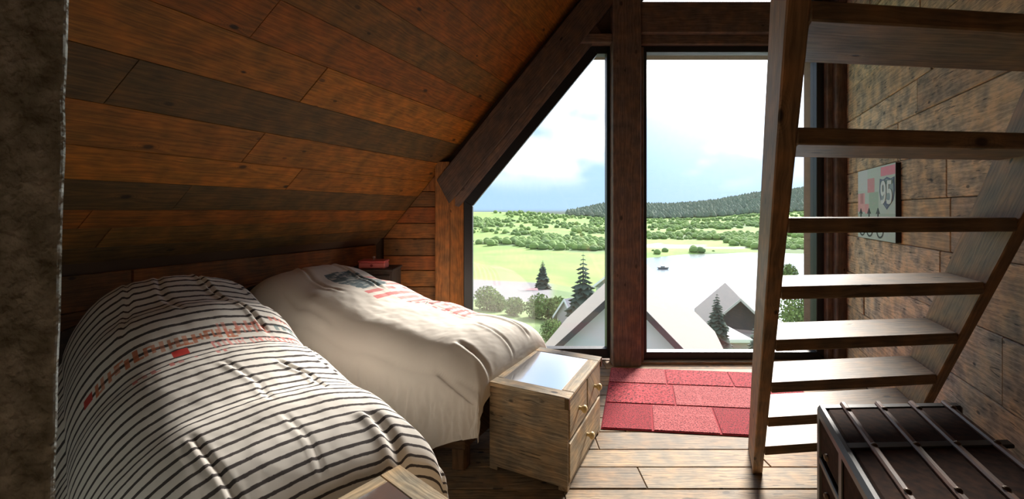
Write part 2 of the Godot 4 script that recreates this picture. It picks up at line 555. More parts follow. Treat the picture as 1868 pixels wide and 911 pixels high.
func make_pier(parent: Node3D) -> void:
	var nz := FastNoiseLite.new()
	nz.seed = 77; nz.frequency = 2.2; nz.fractal_octaves = 4
	var mb := MB.new()
	var d0 := 0.72
	var rows := 60
	var ring := []
	# cross-section from far corner round the worn edge to the near face, then left
	for j in rows + 1:
		var yy := -0.0 + 2.9 * j / rows
		var py := HY + (EYE - yy) / d0 * F
		var px := lerpf(115.0, 92.0, clampf(py / 911.0, -0.4, 1.6))
		var ex := (px - CX) / F * d0
		var line := []
		for k in 34:
			var p: Vector3
			if k < 4: p = Vector3(ex - (4 - k) * 0.055, yy, -d0 - 0.008 - (4 - k) * 0.028)
			elif k < 9:
				var a := (k - 4) / 4.0 * PI * 0.5
				p = Vector3(ex - 0.008 + 0.008 * cos(a), yy, -d0 - 0.008 + 0.008 * sin(a))
			else: p = Vector3(ex - 0.008 - (k - 8) * 0.06, yy, -d0)
			var amp := 0.0015
			p += Vector3(nz.get_noise_3dv(p * 2.0) * amp, 0, nz.get_noise_3dv(p * 2.0 + Vector3(9, 3, 1)) * amp * 1.5 + nz.get_noise_3dv(p * 6.0) * 0.002)
			line.append(p)
		ring.append(line)
	for j in rows:
		for k in 33:
			var a: Vector3 = ring[j][k]
			var b: Vector3 = ring[j][k + 1]
			var c: Vector3 = ring[j + 1][k + 1]
			var dd: Vector3 = ring[j + 1][k]
			var out := Vector3(1, 0, 0.2) if k < 5 else (Vector3(0.7, 0, 0.7) if k < 8 else Vector3(0, 0, 1))
			mb.quad(a, b, c, dd, out)
	var x1 := (100.0 - CX) / F * d0 - 0.02
	mb.box(Vector3(x1 - 1.4, 0, -d0 - 0.10), Vector3(x1 - 0.24, 2.9, -d0 - 0.015), 0.0)
	part("plaster", mb, M.plaster, parent)

func gp(px: float, py: float, d := D) -> Vector3:
	# a point of the gable plane, then carried straight out to distance d
	var p := U(px, py, D)
	return Vector3(p.x, p.y, -d)

func gable_solid(pts: Array, d0: float, d1: float) -> MB:
	var mb := MB.new()
	var q := []
	for p in pts: q.append(gp(p[0], p[1], d0))
	mb.slab(q, Vector3(0, 0, -(d1 - d0)))
	return mb

func bar(p0: Array, p1: Array, w0: Array, w1: Array, d0: float, d1: float, bevel := 0.006) -> MB:
	# four pixel corners in the gable plane, from distance d0 to d1
	var mb := MB.new()
	mb.hexa([gp(p0[0], p0[1], d0), gp(p1[0], p1[1], d0), gp(w0[0], w0[1], d0), gp(w1[0], w1[1], d0), gp(p0[0], p0[1], d1), gp(p1[0], p1[1], d1), gp(w0[0], w0[1], d1), gp(w1[0], w1[1], d1)], bevel, ru())
	return mb

func make_gable() -> void:
	var g := setting("wall_gable", "gable wall of timber posts, boards and large panes")
	var d0 := D + 0.03
	var d1 := D + 0.28
	var floor_y := HY + EYE / D * F
	var low := floor_y + 40
	for pts in [
		[[-300, low], [846, low], [846, 370], [1080, 86], [1080, -760], [-300, -760]],
		[[1080, 90], [1504, 90], [1504, 6], [1080, 6]],
		[[1080, 6], [1158, 6], [1303, -172], [1303, -760], [1080, -760]],
		[[1303, -172], [1356, -172], [1356, -760], [1303, -760]],
		[[1356, -172], [1500, 6], [1504, 6], [1504, -760], [1356, -760]],
		[[1504, low], [2300, low], [2300, -760], [1504, -760]],
		[[846, low], [1504, low], [1504, floor_y - 1], [846, floor_y - 1]]]:
		part("core", gable_solid(pts, d0, d1), M.shell, g)
	# boards left of the corner post, cut to the roof slope
	var fy := func(px: float) -> float: return 435.0 - (px - 700.0) * PITCH
	var ys := [320.0, 350.0, 378.0, 408.0, 436.0, 467.0, 494.0, 524.0, 558.0, 592.0, 626.0, floor_y]
	for i in ys.size() - 1:
		var y0: float = ys[i]
		var y1: float = ys[i + 1] - 1.0
		var x0 := 700.0 + maxf(0.0, (435.0 - y0) / PITCH) 
		var x1 := 700.0 + maxf(0.0, (435.0 - y1) / PITCH)
		var b := bar([x1, y1], [800, y1], [x0, y0], [800, y0], D - 0.005, D + 0.03, 0.004)
		part("board", b, M.gable[(i * 2) % 3], g)
	# corner post and its splayed reveal
	part("post", bar([797, floor_y], [823, floor_y], [797, 297], [823, 297], D - 0.10, D + 0.03), M.gable[0], g)
	var mb := MB.new()
	mb.hexa([gp(823, floor_y, D - 0.085), gp(846, floor_y, D + 0.01), gp(823, 300, D - 0.085), gp(846, 330, D + 0.01), gp(823, floor_y, D + 0.03), gp(846, floor_y, D + 0.06), gp(823, 300, D + 0.03), gp(846, 330, D + 0.06)], 0.005, ru())
	part("post", mb, M.gable[0], g)
	# rafter along the slope, with an inner casing
	part("rafter", bar([822, 372], [1300, -213], [800, 330], [1283, -272], D - 0.11, D + 0.03), M.rafter, g)
	part("casing", bar([838, 378], [1095, 64], [822, 372], [1085, 50], D - 0.05, D + 0.05, 0.004), M.post, g)
	# centre post with its casing
	part("post", bar([1113, floor_y + 1], [1163, floor_y + 1], [1113, -260], [1163, -260], D - 0.12, D + 0.03, 0.008), M.post, g)
	part("casing", bar([1163, floor_y], [1171, floor_y], [1163, 90], [1171, 90], D - 0.06, D + 0.04, 0.004), M.post, g)
	# tie beam and its casing
	part("beam", bar([1163, 68], [1545, 68], [1163, 12], [1545, 12], D - 0.10, D + 0.03, 0.008), M.post, g)
	part("casing", bar([1163, 84], [1510, 84], [1163, 68], [1510, 68], D - 0.05, D + 0.04, 0.004), M.post, g)
	part("beam", bar([1040, 84], [1113, 84], [1040, 68], [1113, 68], D - 0.09, D + 0.03, 0.006), M.post, g)
	# post by the right wall
	part("post", bar([1512, floor_y + 1], [1542, floor_y + 1], [1512, -120], [1542, -120], D - 0.10, D + 0.03, 0.008), M.post, g)
	part("casing", bar([1503, floor_y], [1512, floor_y], [1503, 84], [1512, 84], D - 0.05, D + 0.04, 0.004), M.post, g)
	# low threshold under the panes
	part("sill", bar([1163, floor_y + 0.5], [1512, floor_y + 0.5], [1163, floor_y - 4], [1512, floor_y - 4], D - 0.07, D + 0.05, 0.004), M.floor[1], g)

	window_of("window_1", "slanted left pane in a black frame beside the corner post", [[846, floor_y - 6], [846, 366], [1078, 84], [1113, 84], [1113, floor_y - 6]], [[862, 637], [862, 376], [1090, 98], [1107, 98], [1107, 637]])
	window_of("window_2", "tall main pane in a black frame beside the stair", [[1167, floor_y - 4], [1167, 82], [1506, 82], [1506, floor_y - 4]], [[1180, 643], [1180, 95], [1490, 95], [1490, 643]])
	window_of("window_3", "upper pane above the tie beam", [[1146, 15], [1303, -178], [1356, -178], [1512, 15]], [[1166, 10], [1308, -166], [1352, -166], [1494, 10]])

func window_of(called: String, label: String, outer: Array, inner: Array) -> void:
	var w := setting(called, label)
	var k := outer.size()
	for i in k:
		var j := (i + 1) % k
		part("frame", bar(outer[i], outer[j], inner[i], inner[j], D + 0.0, D + 0.09, 0.004), M.black, w)
	var mb := MB.new()
	var q := []
	for p in inner: q.append(gp(p[0], p[1], D + 0.045))
	mb.slab(q, Vector3(0, 0, -0.006))
	part("pane", mb, M.glass, w)


# ---------------------------------------------------------------- beds
# plan points are (x, d); a runs from the near long side to the far one, l from head to foot
class Cover:
	var nh: Vector2
	var nf: Vector2
	var ff: Vector2
	var fh: Vector2
	var W := 0.9
	var L := 1.5
	var r_near := 0.2
	var r_far := 0.16
	var r_foot := 0.16
	var hem := 0.0        # how far the near hem is drawn up at the foot
	var heights := []     # (l share, height) pairs
	var crown := 0.10
	var creases := []     # polylines of (a, l) with a depth and a width
	var wr := 0.010
	var noise: FastNoiseLite
	func fold(m: float, size: float, r: float) -> Vector2:
		var e := m - (size - r)
		if e <= 0.0: return Vector2(m, 0)
		var th := e / r
		if th < PI * 0.5: return Vector2(size - r + r * sin(th), r * (1.0 - cos(th)))
		var x := e - r * PI * 0.5
		return Vector2(size + 0.02 * x, r + x)
	func plan(a: float, l: float) -> Vector2:
		var u := a / W
		var w := l / L
		return nh.lerp(nf, w).lerp(fh.lerp(ff, w), u)
	func top(w: float) -> float:
		for i in heights.size() - 1:
			if w <= heights[i + 1][0]:
				var t: float = clampf((w - heights[i][0]) / (heights[i + 1][0] - heights[i][0]), 0, 1)
				t = t * t * (3 - 2 * t)
				return lerpf(heights[i][1], heights[i + 1][1], t)
		return heights[-1][1]
	func crease(a: float, l: float) -> float:
		var y := 0.0
		var p := Vector2(a, l)
		for c in creases:
			var pts: Array = c[0]
			var best := 9.0
			var side := 1.0
			var run := 0.0
			for i in pts.size() - 1:
				var q := Geometry2D.get_closest_point_to_segment(p, pts[i], pts[i + 1])
				var dd := q.distance_to(p)
				if dd < best:
					best = dd
					side = signf((pts[i + 1] - pts[i]).cross(p - q))
					run = (i + (q - pts[i]).length() / maxf((pts[i + 1] - pts[i]).length(), 0.001)) / (pts.size() - 1)
			var k: float = best / c[2]
			if k < 5.0:
				var ends := smoothstep(0.0, 0.15, run) * smoothstep(1.0, 0.8, run)
				y += (-exp(-k * k) + 0.75 * exp(-pow(k - 1.7, 2.0)) * (1.0 if side > 0 else 0.35)) * c[1] * 0.55 * ends
		return y
	func at(a: float, l: float) -> Vector3:
		var fa: Vector2
		if a > W * 0.5: fa = fold(a, W, r_far)
		else:
			fa = fold(W - a, W, r_near)
			fa.x = W - fa.x
		var fl := fold(l, L, r_foot)
		var head := 0.0
		if l < 0.10:
			head = 0.10 * (1.0 - sqrt(maxf(0.0, 1.0 - pow((0.10 - l) / 0.10, 2.0))))
		var drop := maxf(fa.y, fl.y) + 0.25 * minf(fa.y, fl.y) + head
		var p := plan(fa.x, fl.x)
		var uu := clampf(a / W, 0, 1)
		var y := top(l / L) + crown * (sqrt(sin(PI * clampf(uu, 0.001, 0.999))) - 1.0)
		var soft := noise.get_noise_2d(a * 100.0, l * 100.0) * wr + noise.get_noise_2d(a * 330.0 + 50.0, l * 190.0) * wr * 0.35
		y += soft + crease(a, l)
		var bulge := noise.get_noise_2d(a * 120.0 + 300.0, l * 420.0 + y * 60.0) * 0.018 * smoothstep(0.08, 0.3, drop)
		var fall := y - drop
		if drop > 0.12 and (fl.y > 0.05 or fa.y > 0.05):
			p += Vector2(bulge, bulge * 0.6)
		return Vector3(p.x, maxf(fall, 0.04), -p.y)
	func mesh(na: int, nl: int, a0: float, a1: float, l1: float) -> ArrayMesh:
		var st := SurfaceTool.new()
		st.begin(Mesh.PRIMITIVE_TRIANGLES)
		st.set_smooth_group(0)
		for j in nl + 1:
			for i in na + 1:
				var l := lerpf(0.0, l1, float(j) / nl)
				var a := lerpf(a0 + hem * smoothstep(0.62, 1.05, l / L), a1, float(i) / na)
				st.set_uv(Vector2((a - a0) / (a1 - a0), float(j) / nl))
				st.add_vertex(at(a, l))
		for j in nl:
			for i in na:
				var q := j * (na + 1) + i
				# seen from above the far side is up and the foot to the right
				st.add_index(q); st.add_index(q + 1); st.add_index(q + na + 2)
				st.add_index(q); st.add_index(q + na + 2); st.add_index(q + na + 1)
		st.generate_normals()
		return st.commit()

func soft_noise(sd: int) -> FastNoiseLite:
	var nz := FastNoiseLite.new()
	nz.seed = sd; nz.frequency = 0.035; nz.fractal_octaves = 4
	return nz

func cloth(tex: Texture2D) -> StandardMaterial3D:
	var m := std(Color(1, 1, 1), 0.95)
	m.albedo_texture = tex
	return m

func smear(img: Image, r: RandomNumberGenerator, x0: float, x1: float, y0: float, y1: float, col: Color, fill: float, cell := 0.012) -> void:
	# worn print: upright and level strokes in a row, partly rubbed off
	var w := img.get_width()
	var h := img.get_height()
	var x := x0
	while x < x1:
		var cw := r.randf_range(0.6, 1.2) * cell
		if r.randf() < fill:
			var ya := y0 + r.randf_range(0.0, 0.25) * (y1 - y0)
			var yb := y1 - r.randf_range(0.0, 0.25) * (y1 - y0)
			var rect := Rect2i(int(x * w), int(ya * h), maxi(1, int(cw * 0.55 * w)), maxi(1, int((yb - ya) * h)))
			var pad := Image.create(rect.size.x, rect.size.y, false, Image.FORMAT_RGBA8)
			pad.fill(Color(col.r, col.g, col.b, r.randf_range(0.45, 0.9)))
			img.blend_rect(pad, Rect2i(Vector2i.ZERO, rect.size), rect.position)
			if r.randf() < 0.6:
				var bar2 := Image.create(maxi(1, int(cw * 1.0 * w)), maxi(1, int((yb - ya) * 0.22 * h)), false, Image.FORMAT_RGBA8)
				bar2.fill(Color(col.r, col.g, col.b, 0.7))
				img.blend_rect(bar2, Rect2i(Vector2i.ZERO, bar2.get_size()), Vector2i(rect.position.x, int(lerpf(ya, yb, [0.0, 0.4, 0.78][r.randi() % 3]) * h)))
		x += cw

func striped_texture(a0: float, a1: float, l1: float, W: float, L: float) -> ImageTexture:
	var w := 1024
	var h := 1536
	var img := Image.create(w, h, false, Image.FORMAT_RGBA8)
	img.fill(Color8(232, 226, 216))
	var r := RandomNumberGenerator.new()
	r.seed = 5
	var l := 0.01
	while l < l1:
		var pitch := 0.040
		var y0 := int(l / l1 * h)
		var th := int(0.0125 / l1 * h)
		img.fill_rect(Rect2i(0, y0, w, th), Color8(74, 68, 66))
		for k in 260:
			img.fill_rect(Rect2i(r.randi() % w, y0 + (0 if r.randf() < 0.5 else th - 1), r.randi_range(2, 9), 1), Color8(190, 184, 176))
		l += pitch
	var A := func(u: float) -> float: return (u * W - a0) / (a1 - a0)
	var B := func(u: float) -> float: return u * L / l1
	smear(img, r, A.call(0.12), A.call(0.62), B.call(0.405), B.call(0.445), Color8(206, 120, 84), 0.95, 0.013)
	smear(img, r, A.call(0.55), A.call(0.75), B.call(0.385), B.call(0.435), Color8(216, 128, 110), 0.95, 0.012)
	smear(img, r, A.call(0.78), A.call(1.05), B.call(0.395), B.call(0.42), Color8(84, 112, 116), 0.65, 0.017)
	smear(img, r, A.call(0.80), A.call(1.10), B.call(0.36), B.call(0.385), Color8(222, 138, 124), 0.9, 0.011)
	smear(img, r, A.call(0.50), A.call(1.12), B.call(0.445), B.call(0.485), Color8(226, 140, 132), 0.95, 0.010)
	smear(img, r, A.call(0.22), A.call(0.55), B.call(0.50), B.call(0.525), Color8(214, 130, 122), 0.7, 0.014)
	img.fill_rect(Rect2i(int(A.call(0.36) * w), int(B.call(0.452) * h), int(0.026 * w), int(0.020 * h)), Color8(214, 66, 58))
	img.fill_rect(Rect2i(int(A.call(0.08) * w), int(B.call(0.41) * h), int(0.014 * w), int(0.018 * h)), Color8(190, 70, 62))
	img.convert(Image.FORMAT_RGB8)
	return ImageTexture.create_from_image(img)

func flag_texture(a0: float, a1: float, l1: float, W: float, L: float) -> ImageTexture:
	var w := 1024
	var h := 1536
	var img := Image.create(w, h, false, Image.FORMAT_RGBA8)
	img.fill(Color8(226, 218, 206))
	var r := RandomNumberGenerator.new()
	r.seed = 9
	var A := func(u: float) -> float: return (u * W - a0) / (a1 - a0)
	var B := func(u: float) -> float: return u * L / l1
	# faded flag: stripes run across, a blue-grey field toward the head
	var l := 0.24
	while l < 0.74:
		var ua := 0.66
		if l > 0.38: ua = 0.55
		if l > 0.36 and l < 0.46: ua = 0.40
		var x := ua
		while x < 0.98:
			var sw := r.randf_range(0.03, 0.07)
			if r.randf() < 0.86:
				var pad := Image.create(int(sw * W / (a1 - a0) * w) + 2, int(0.020 * L / l1 * h), false, Image.FORMAT_RGBA8)
				pad.fill(Color(0.82, 0.47, 0.46, r.randf_range(0.55, 0.95)))
				img.blend_rect(pad, Rect2i(Vector2i.ZERO, pad.get_size()), Vector2i(int(A.call(x) * w), int((B.call(l) + r.randf_range(-0.001, 0.001)) * h)))
			x += sw
		l += 0.038
	for k in 520:
		var u := r.randf_range(0.40, 0.68)
		var v := r.randf_range(0.20, 0.36)
		var pad := Image.create(r.randi_range(8, 30), r.randi_range(8, 26), false, Image.FORMAT_RGBA8)
		var cc := Color8(96, 112, 116) if r.randf() < 0.72 else Color8(196, 198, 190)
		pad.fill(Color(cc.r, cc.g, cc.b, r.randf_range(0.5, 0.95)))
		img.blend_rect(pad, Rect2i(Vector2i.ZERO, pad.get_size()), Vector2i(int(A.call(u) * w), int(B.call(v) * h)))
	for k in 160:
		var u := r.randf_range(0.56, 0.92)
		var v := r.randf_range(0.50, 0.60)
		var pad := Image.create(r.randi_range(4, 18), r.randi_range(3, 10), false, Image.FORMAT_RGBA8)
		pad.fill(Color(0.42, 0.40, 0.40, r.randf_range(0.3, 0.8)))
		img.blend_rect(pad, Rect2i(Vector2i.ZERO, pad.get_size()), Vector2i(int(A.call(u) * w), int(B.call(v) * h)))
	img.convert(Image.FORMAT_RGB8)
	return ImageTexture.create_from_image(img)

func bed_under(c: Cover, label: String, mat_y: float) -> void:
	var b := thing("bed", label, "bed", Transform3D(), "single beds")
	var q := func(u: float, w: float, y: float) -> Vector3:
		var p := c.plan(u * c.W, w * c.L)
		return Vector3(p.x, y, -p.y)
	var bx := func(u0: float, u1: float, w0: float, w1: float, y0: float, y1: float, bev: float) -> MB:
		var m := MB.new()
		m.hexa([q.call(u0, w0, y0), q.call(u0, w1, y0), q.call(u0, w0, y1), q.call(u0, w1, y1), q.call(u1, w0, y0), q.call(u1, w1, y0), q.call(u1, w0, y1), q.call(u1, w1, y1)], bev, ru())
		return m
	part("base", bx.call(0.06, 0.94, 0.03, 0.93, 0.12, 0.30, 0.006), M.bed, b)
	part("mattress", bx.call(0.10, 0.90, 0.05, 0.91, 0.302, mat_y, 0.04), M.mattress, b)
	for s in [[0.07, 0.04], [0.86, 0.04], [0.07, 0.88], [0.86, 0.88]]:
		part("leg", bx.call(s[0], s[0] + 0.07, s[1], s[1] + 0.045, 0.0, 0.12, 0.004), M.bed, b)
	# low headboard with a curved top
	var hb := MB.new()
	var p0: Vector3 = q.call(-0.02, -0.035, 0.0)
	var p1: Vector3 = q.call(0.96, -0.035, 0.0)
	var pts := [p0 + Vector3(0, 0.12, 0), p1 + Vector3(0, 0.12, 0)]
	for k in 13:
		var t := 1.0 - k / 12.0
		pts.append(p0.lerp(p1, t) + Vector3(0, 0.84 + 0.12 * sqrt(maxf(sin(PI * t), 0.0)), 0))
	var dirv: Vector3 = (q.call(0.5, 0.0, 0.0) - q.call(0.5, 1.0, 0.0)).normalized()
	hb.slab(pts, dirv * 0.03)
	part("headboard", hb, M.headboard, b)

func make_beds() -> void:
	var c := Cover.new()
	c.nh = Vector2(-2.03, 1.80); c.nf = Vector2(-1.06, 0.92); c.ff = Vector2(-0.28, 1.78); c.fh = Vector2(-1.54, 2.36)
	c.W = 0.95; c.L = 1.45
	c.r_near = 0.30; c.r_far = 0.16; c.r_foot = 0.15
	c.heights = [[0.0, 1.02], [0.10, 1.13], [0.28, 1.03], [0.5, 0.87], [0.75, 0.75], [1.0, 0.64]]
	c.crown = 0.20
	c.wr = 0.006
	c.noise = soft_noise(3)
	c.creases = [
		[[Vector2(0.60, 0.05), Vector2(0.62, 0.30), Vector2(0.70, 0.50), Vector2(0.72, 0.66)], 0.024, 0.012],
		[[Vector2(0.30, 0.10), Vector2(0.26, 0.35), Vector2(0.20, 0.55)], 0.014, 0.012],
		[[Vector2(0.78, 0.12), Vector2(0.84, 0.40), Vector2(0.92, 0.55)], 0.016, 0.012],
		[[Vector2(0.62, 0.86), Vector2(0.70, 0.98), Vector2(0.69, 1.14)], 0.018, 0.010],
		[[Vector2(0.84, 0.72), Vector2(0.80, 0.88), Vector2(0.84, 1.00)], 0.014, 0.009],
		[[Vector2(0.45, 0.80), Vector2(0.52, 0.98), Vector2(0.50, 1.15)], 0.010, 0.009],
		[[Vector2(0.28, 1.14), Vector2(0.30, 1.30), Vector2(0.33, 1.48)], 0.014, 0.008],
		[[Vector2(0.50, 1.20), Vector2(0.52, 1.36), Vector2(0.52, 1.50)], 0.008, 0.008],
		[[Vector2(0.74, 1.28), Vector2(0.755, 1.40), Vector2(0.76, 1.60)], 0.040, 0.022],
		[[Vector2(0.44, 0.06), Vector2(0.40, 0.28), Vector2(0.44, 0.5)], 0.012, 0.014]]
	var a0 := -0.62
	var a1 := 0.95 + 0.50
	var l1 := 1.45 + 0.40
	var dv := MeshInstance3D.new()
	dv.name = numbered("duvet")
	dv.mesh = c.mesh(230, 260, a0, a1, l1)
	dv.material_override = cloth(striped_texture(a0, a1, l1, c.W, c.L))
	add_child(dv)
	tag(dv, "black and white striped duvet with faded red print", "duvet")
	bed_under(c, "wooden single bed under the striped duvet", 0.50)

	var e := Cover.new()
	e.nh = Vector2(-1.77, 2.51); e.nf = Vector2(-0.18, 2.21); e.ff = Vector2(0.27, 3.03); e.fh = Vector2(-1.32, 3.20)
	e.W = 0.85; e.L = 1.58
	e.r_near = 0.17; e.r_far = 0.16; e.r_foot = 0.15
	e.heights = [[0.0, 0.98], [0.12, 1.07], [0.30, 0.97], [0.55, 0.83], [0.8, 0.74], [1.0, 0.68]]
	e.crown = 0.12
	e.wr = 0.007
	e.hem = 0.34
	e.noise = soft_noise(8)
	e.creases = [
		[[Vector2(0.62, 0.10), Vector2(0.56, 0.40), Vector2(0.46, 0.66)], 0.026, 0.014],
		[[Vector2(0.36, 0.12), Vector2(0.26, 0.34), Vector2(0.24, 0.60)], 0.020, 0.013],
		[[Vector2(0.14, 0.16), Vector2(0.06, 0.44), Vector2(0.05, 0.75)], 0.014, 0.016],
		[[Vector2(0.66, 0.74), Vector2(0.62, 1.00), Vector2(0.60, 1.28)], 0.014, 0.012],
		[[Vector2(0.52, 0.78), Vector2(0.50, 1.05), Vector2(0.47, 1.30)], 0.010, 0.012],
		[[Vector2(0.58, 1.16), Vector2(0.62, 1.40), Vector2(0.60, 1.62)], 0.030, 0.016],
		[[Vector2(0.40, 1.30), Vector2(0.36, 1.48), Vector2(0.36, 1.70)], 0.018, 0.012],
		[[Vector2(0.16, 1.34), Vector2(0.12, 1.50), Vector2(0.10, 1.75)], 0.022, 0.014],
		[[Vector2(0.02, 1.30), Vector2(-0.04, 1.46), Vector2(-0.10, 1.70)], 0.018, 0.014]]
	var b0 := -0.58
	var b1 := 0.85 + 0.45
	var m1 := 1.58 + 0.15
	var dw := MeshInstance3D.new()
	dw.name = numbered("duvet")
	dw.mesh = e.mesh(200, 260, b0, b1, m1)
	dw.material_override = cloth(flag_texture(b0, b1, m1, e.W, e.L))
	add_child(dw)
	tag(dw, "plain cream duvet with a faded flag print", "duvet")
	bed_under(e, "wooden single bed under the cream flag-print duvet", 0.50)

# ---------------------------------------------------------------- chests at the bed feet
func chest(a: Vector2, f: Vector2, label: String) -> void:
	f = f.normalized()
	var x := Vector3(f.x, 0, -f.y)
	var z := x.cross(Vector3.UP)
	var t := thing("chest_of_drawers", label, "chest", Transform3D(Basis(x, Vector3.UP, z), Vector3(a.x, 0, -a.y)), "small chests at the bed feet")
	var ln := 0.66
	var dp := 0.46
	var h := 0.49
	var mb := MB.new()
	mb.box(Vector3(0, 0.02, -dp), Vector3(0.02, h - 0.022, 0), 0.002, ru())
	mb.box(Vector3(ln - 0.02, 0.02, -dp), Vector3(ln, h - 0.022, 0), 0.002, ru())
	mb.box(Vector3(0.02, 0.02, -dp), Vector3(ln - 0.02, h - 0.022, -dp + 0.015), 0.002, ru())
	mb.box(Vector3(0.02, 0.02, -dp + 0.015), Vector3(ln - 0.02, 0.04, 0), 0.002, ru())
	mb.box(Vector3(0.02, 0.245, -dp + 0.015), Vector3(ln - 0.02, 0.257, -0.004), 0.002, ru())
	mb.box(Vector3(ln * 0.52 - 0.006, 0.257, -dp + 0.015), Vector3(ln * 0.52 + 0.006, h - 0.022, -0.004), 0.002, ru())
	part("carcass", mb, M.chest_dark, t)
	# top: four rails round a let-in sheet of polished metal
	var tw := 0.075
	for q in [[0.0, tw, 0.0, dp], [ln - tw, ln, 0.0, dp]]:
		mb = MB.new()
		mb.box(Vector3(q[0] - (0.008 if q[0] == 0.0 else 0.0), h - 0.022, -dp), Vector3(q[1] + (0.008 if q[0] > 0.0 else 0.0), h, 0.010), 0.003, ru())
		part("top_rail", mb, M.chest, t)
	for q in [[-dp, -dp + 0.05], [-0.06, 0.010]]:
		mb = MB.new()
		mb.box(Vector3(tw + 0.001, h - 0.022, q[0]), Vector3(ln - tw - 0.001, h, q[1]), 0.003, ru())
		part("top_rail", mb, M.chest, t)
	mb = MB.new()
	mb.box(Vector3(tw, h - 0.020, -dp + 0.05), Vector3(ln - tw, h - 0.002, -0.06), 0.001)
	part("top_panel", mb, M.zinc, t, "polished pale metal sheet let into the top")
	# two small drawers over a wide one
	for q in [[0.024, ln * 0.52 - 0.010, 0.262, h - 0.028, 0.5], [ln * 0.52 + 0.010, ln - 0.024, 0.262, h - 0.028, 0.5], [0.024, ln - 0.024, 0.045, 0.240, 0.5]]:
		mb = MB.new()
		mb.box(Vector3(q[0], q[2], -0.30), Vector3(q[1], q[3], 0.006), 0.003, ru())
		var dr := part("drawer", mb, M.chest, t)
		mb = MB.new()
		mb.lathe(Vector3((q[0] + q[1]) * 0.5, (q[2] + q[3]) * 0.5, 0.006), Vector3(0, 0, 1), [Vector2(0.010, 0.0), Vector2(0.009, 0.014), Vector2(0.015, 0.020), Vector2(0.022, 0.030), Vector2(0.020, 0.040), Vector2(0.010, 0.046), Vector2(0.0, 0.047)], 18)
		part("knob", mb, M.horn, dr, "small pale turned knob")
	for q in [[0.0, 0.0], [ln - 0.05, 0.0], [0.0, -dp + 0.05], [ln - 0.05, -dp + 0.05]]:
		mb = MB.new()
		mb.box(Vector3(q[0], 0, q[1] - 0.05), Vector3(q[0] + 0.05, 0.02, q[1]), 0.002)
		part("foot", mb, M.chest_dark, t)
	for q in [0.0, ln]:
		mb = MB.new()
		mb.box(Vector3(q - 0.012, h - 0.06, -0.012), Vector3(q + 0.004, h - 0.001, 0.012), 0.001)
		part("corner_plate", mb, M.brass, t, "dark metal corner plate")

# ---------------------------------------------------------------- rug
func make_rug() -> void:
	var tl := on_y(1115, 672, 0.0)
	var bl := on_y(1096, 784, 0.0)
	var br := on_y(1370, 798, 0.0)
	var e1 := (br - bl) * 1.62
	var tr := tl + e1 * 1.0
	br = bl + e1
	var P := func(u: float, v: float, y: float) -> Vector3:
		var q: Vector3 = tl.lerp(tr, u).lerp(bl.lerp(br, u), v)
		return Vector3(q.x, y, q.z)
	var rug := thing("rug", "red overdyed patchwork rug lying before the main pane", "rug")
	var sq := func(u0: float, u1: float, v0: float, v1: float, y0: float, y1: float) -> MB:
		var m := MB.new()
		m.hexa([P.call(u0, v0, y0), P.call(u1, v0, y0), P.call(u0, v0, y1), P.call(u1, v0, y1), P.call(u0, v1, y0), P.call(u1, v1, y0), P.call(u0, v1, y1), P.call(u1, v1, y1)], 0.002, ru(), Vector2(0.5, 0.5))
		return m
	part("backing", sq.call(0.0, 1.0, 0.0, 1.0, 0.001, 0.006), std(Color8(150, 24, 38), 0.95), rug)
	var mats := []
	for k in 4:
		var m := std([Color8(206, 74, 82), Color8(194, 58, 70), Color8(208, 108, 108), Color8(178, 44, 58)][k], 0.97)
		m.albedo_texture = worn_tex(40 + k, 0.03 + 0.012 * k)
		m.heightmap_enabled = true; m.heightmap_texture = m.albedo_texture; m.heightmap_scale = 0.3
		mats.append(m)
	var rows := [[0.0, 0.31, [0.0, 0.31, 0.66, 1.0]], [0.31, 0.655, [0.0, 0.335, 0.74, 1.0]], [0.655, 1.0, [0.0, 0.22, 0.50, 0.82, 1.0]]]
	var k := 0
	var pick := [2, 0, 1, 0, 2, 1, 3, 2, 3, 0]
	for r in rows:
		var cuts: Array = r[2]
		for i in cuts.size() - 1:
			part("patch", sq.call(cuts[i] + 0.004, cuts[i + 1] - 0.004, r[0] + 0.008, r[1] - 0.008, 0.006, 0.011), mats[pick[k % 10]], rug)
			k += 1

# ---------------------------------------------------------------- open stair
const RISE := 0.238
func make_stair() -> void:
	var st := thing("open_stair", "steep open-tread wooden stair with two plank stringers", "stair")
	var tread := Vector3(0.80, 0, -0.09)
	var back := Vector3(0.475, 0, -1.0).normalized() * 0.27
	var left := func(y: float) -> Vector3:   # front lower left edge of the flight at height y
		var d := 2.285 - y / RISE * 0.1753
		return Vector3(1.297 + 0.5345 * (d - 2.11), y, -d)
	for k in range(1, 11):
		var p: Vector3 = left.call(RISE * k)
		var mb := MB.new()
		mb.par(p - Vector3(0, 0.045, 0), tread, Vector3(0, 0.045, 0), back, 0.004, ru())
		part("tread", mb, M.stair, st)
	var y1 := RISE * 10.4
	for s in 2:
		var off := (tread if s else Vector3.ZERO)
		var th := tread.normalized() * (0.058 if s else -0.058)
		var a: Vector3 = left.call(0.0) + off + back * -0.06
		var b: Vector3 = left.call(y1) + off + back * -0.06
		var wv := back * 1.10
		var mb := MB.new()
		mb.hexa([a, a + th, b, b + th, a + wv, a + wv + th, b + wv, b + wv + th], 0.005, ru())
		part("stringer", mb, M.stringer, st)

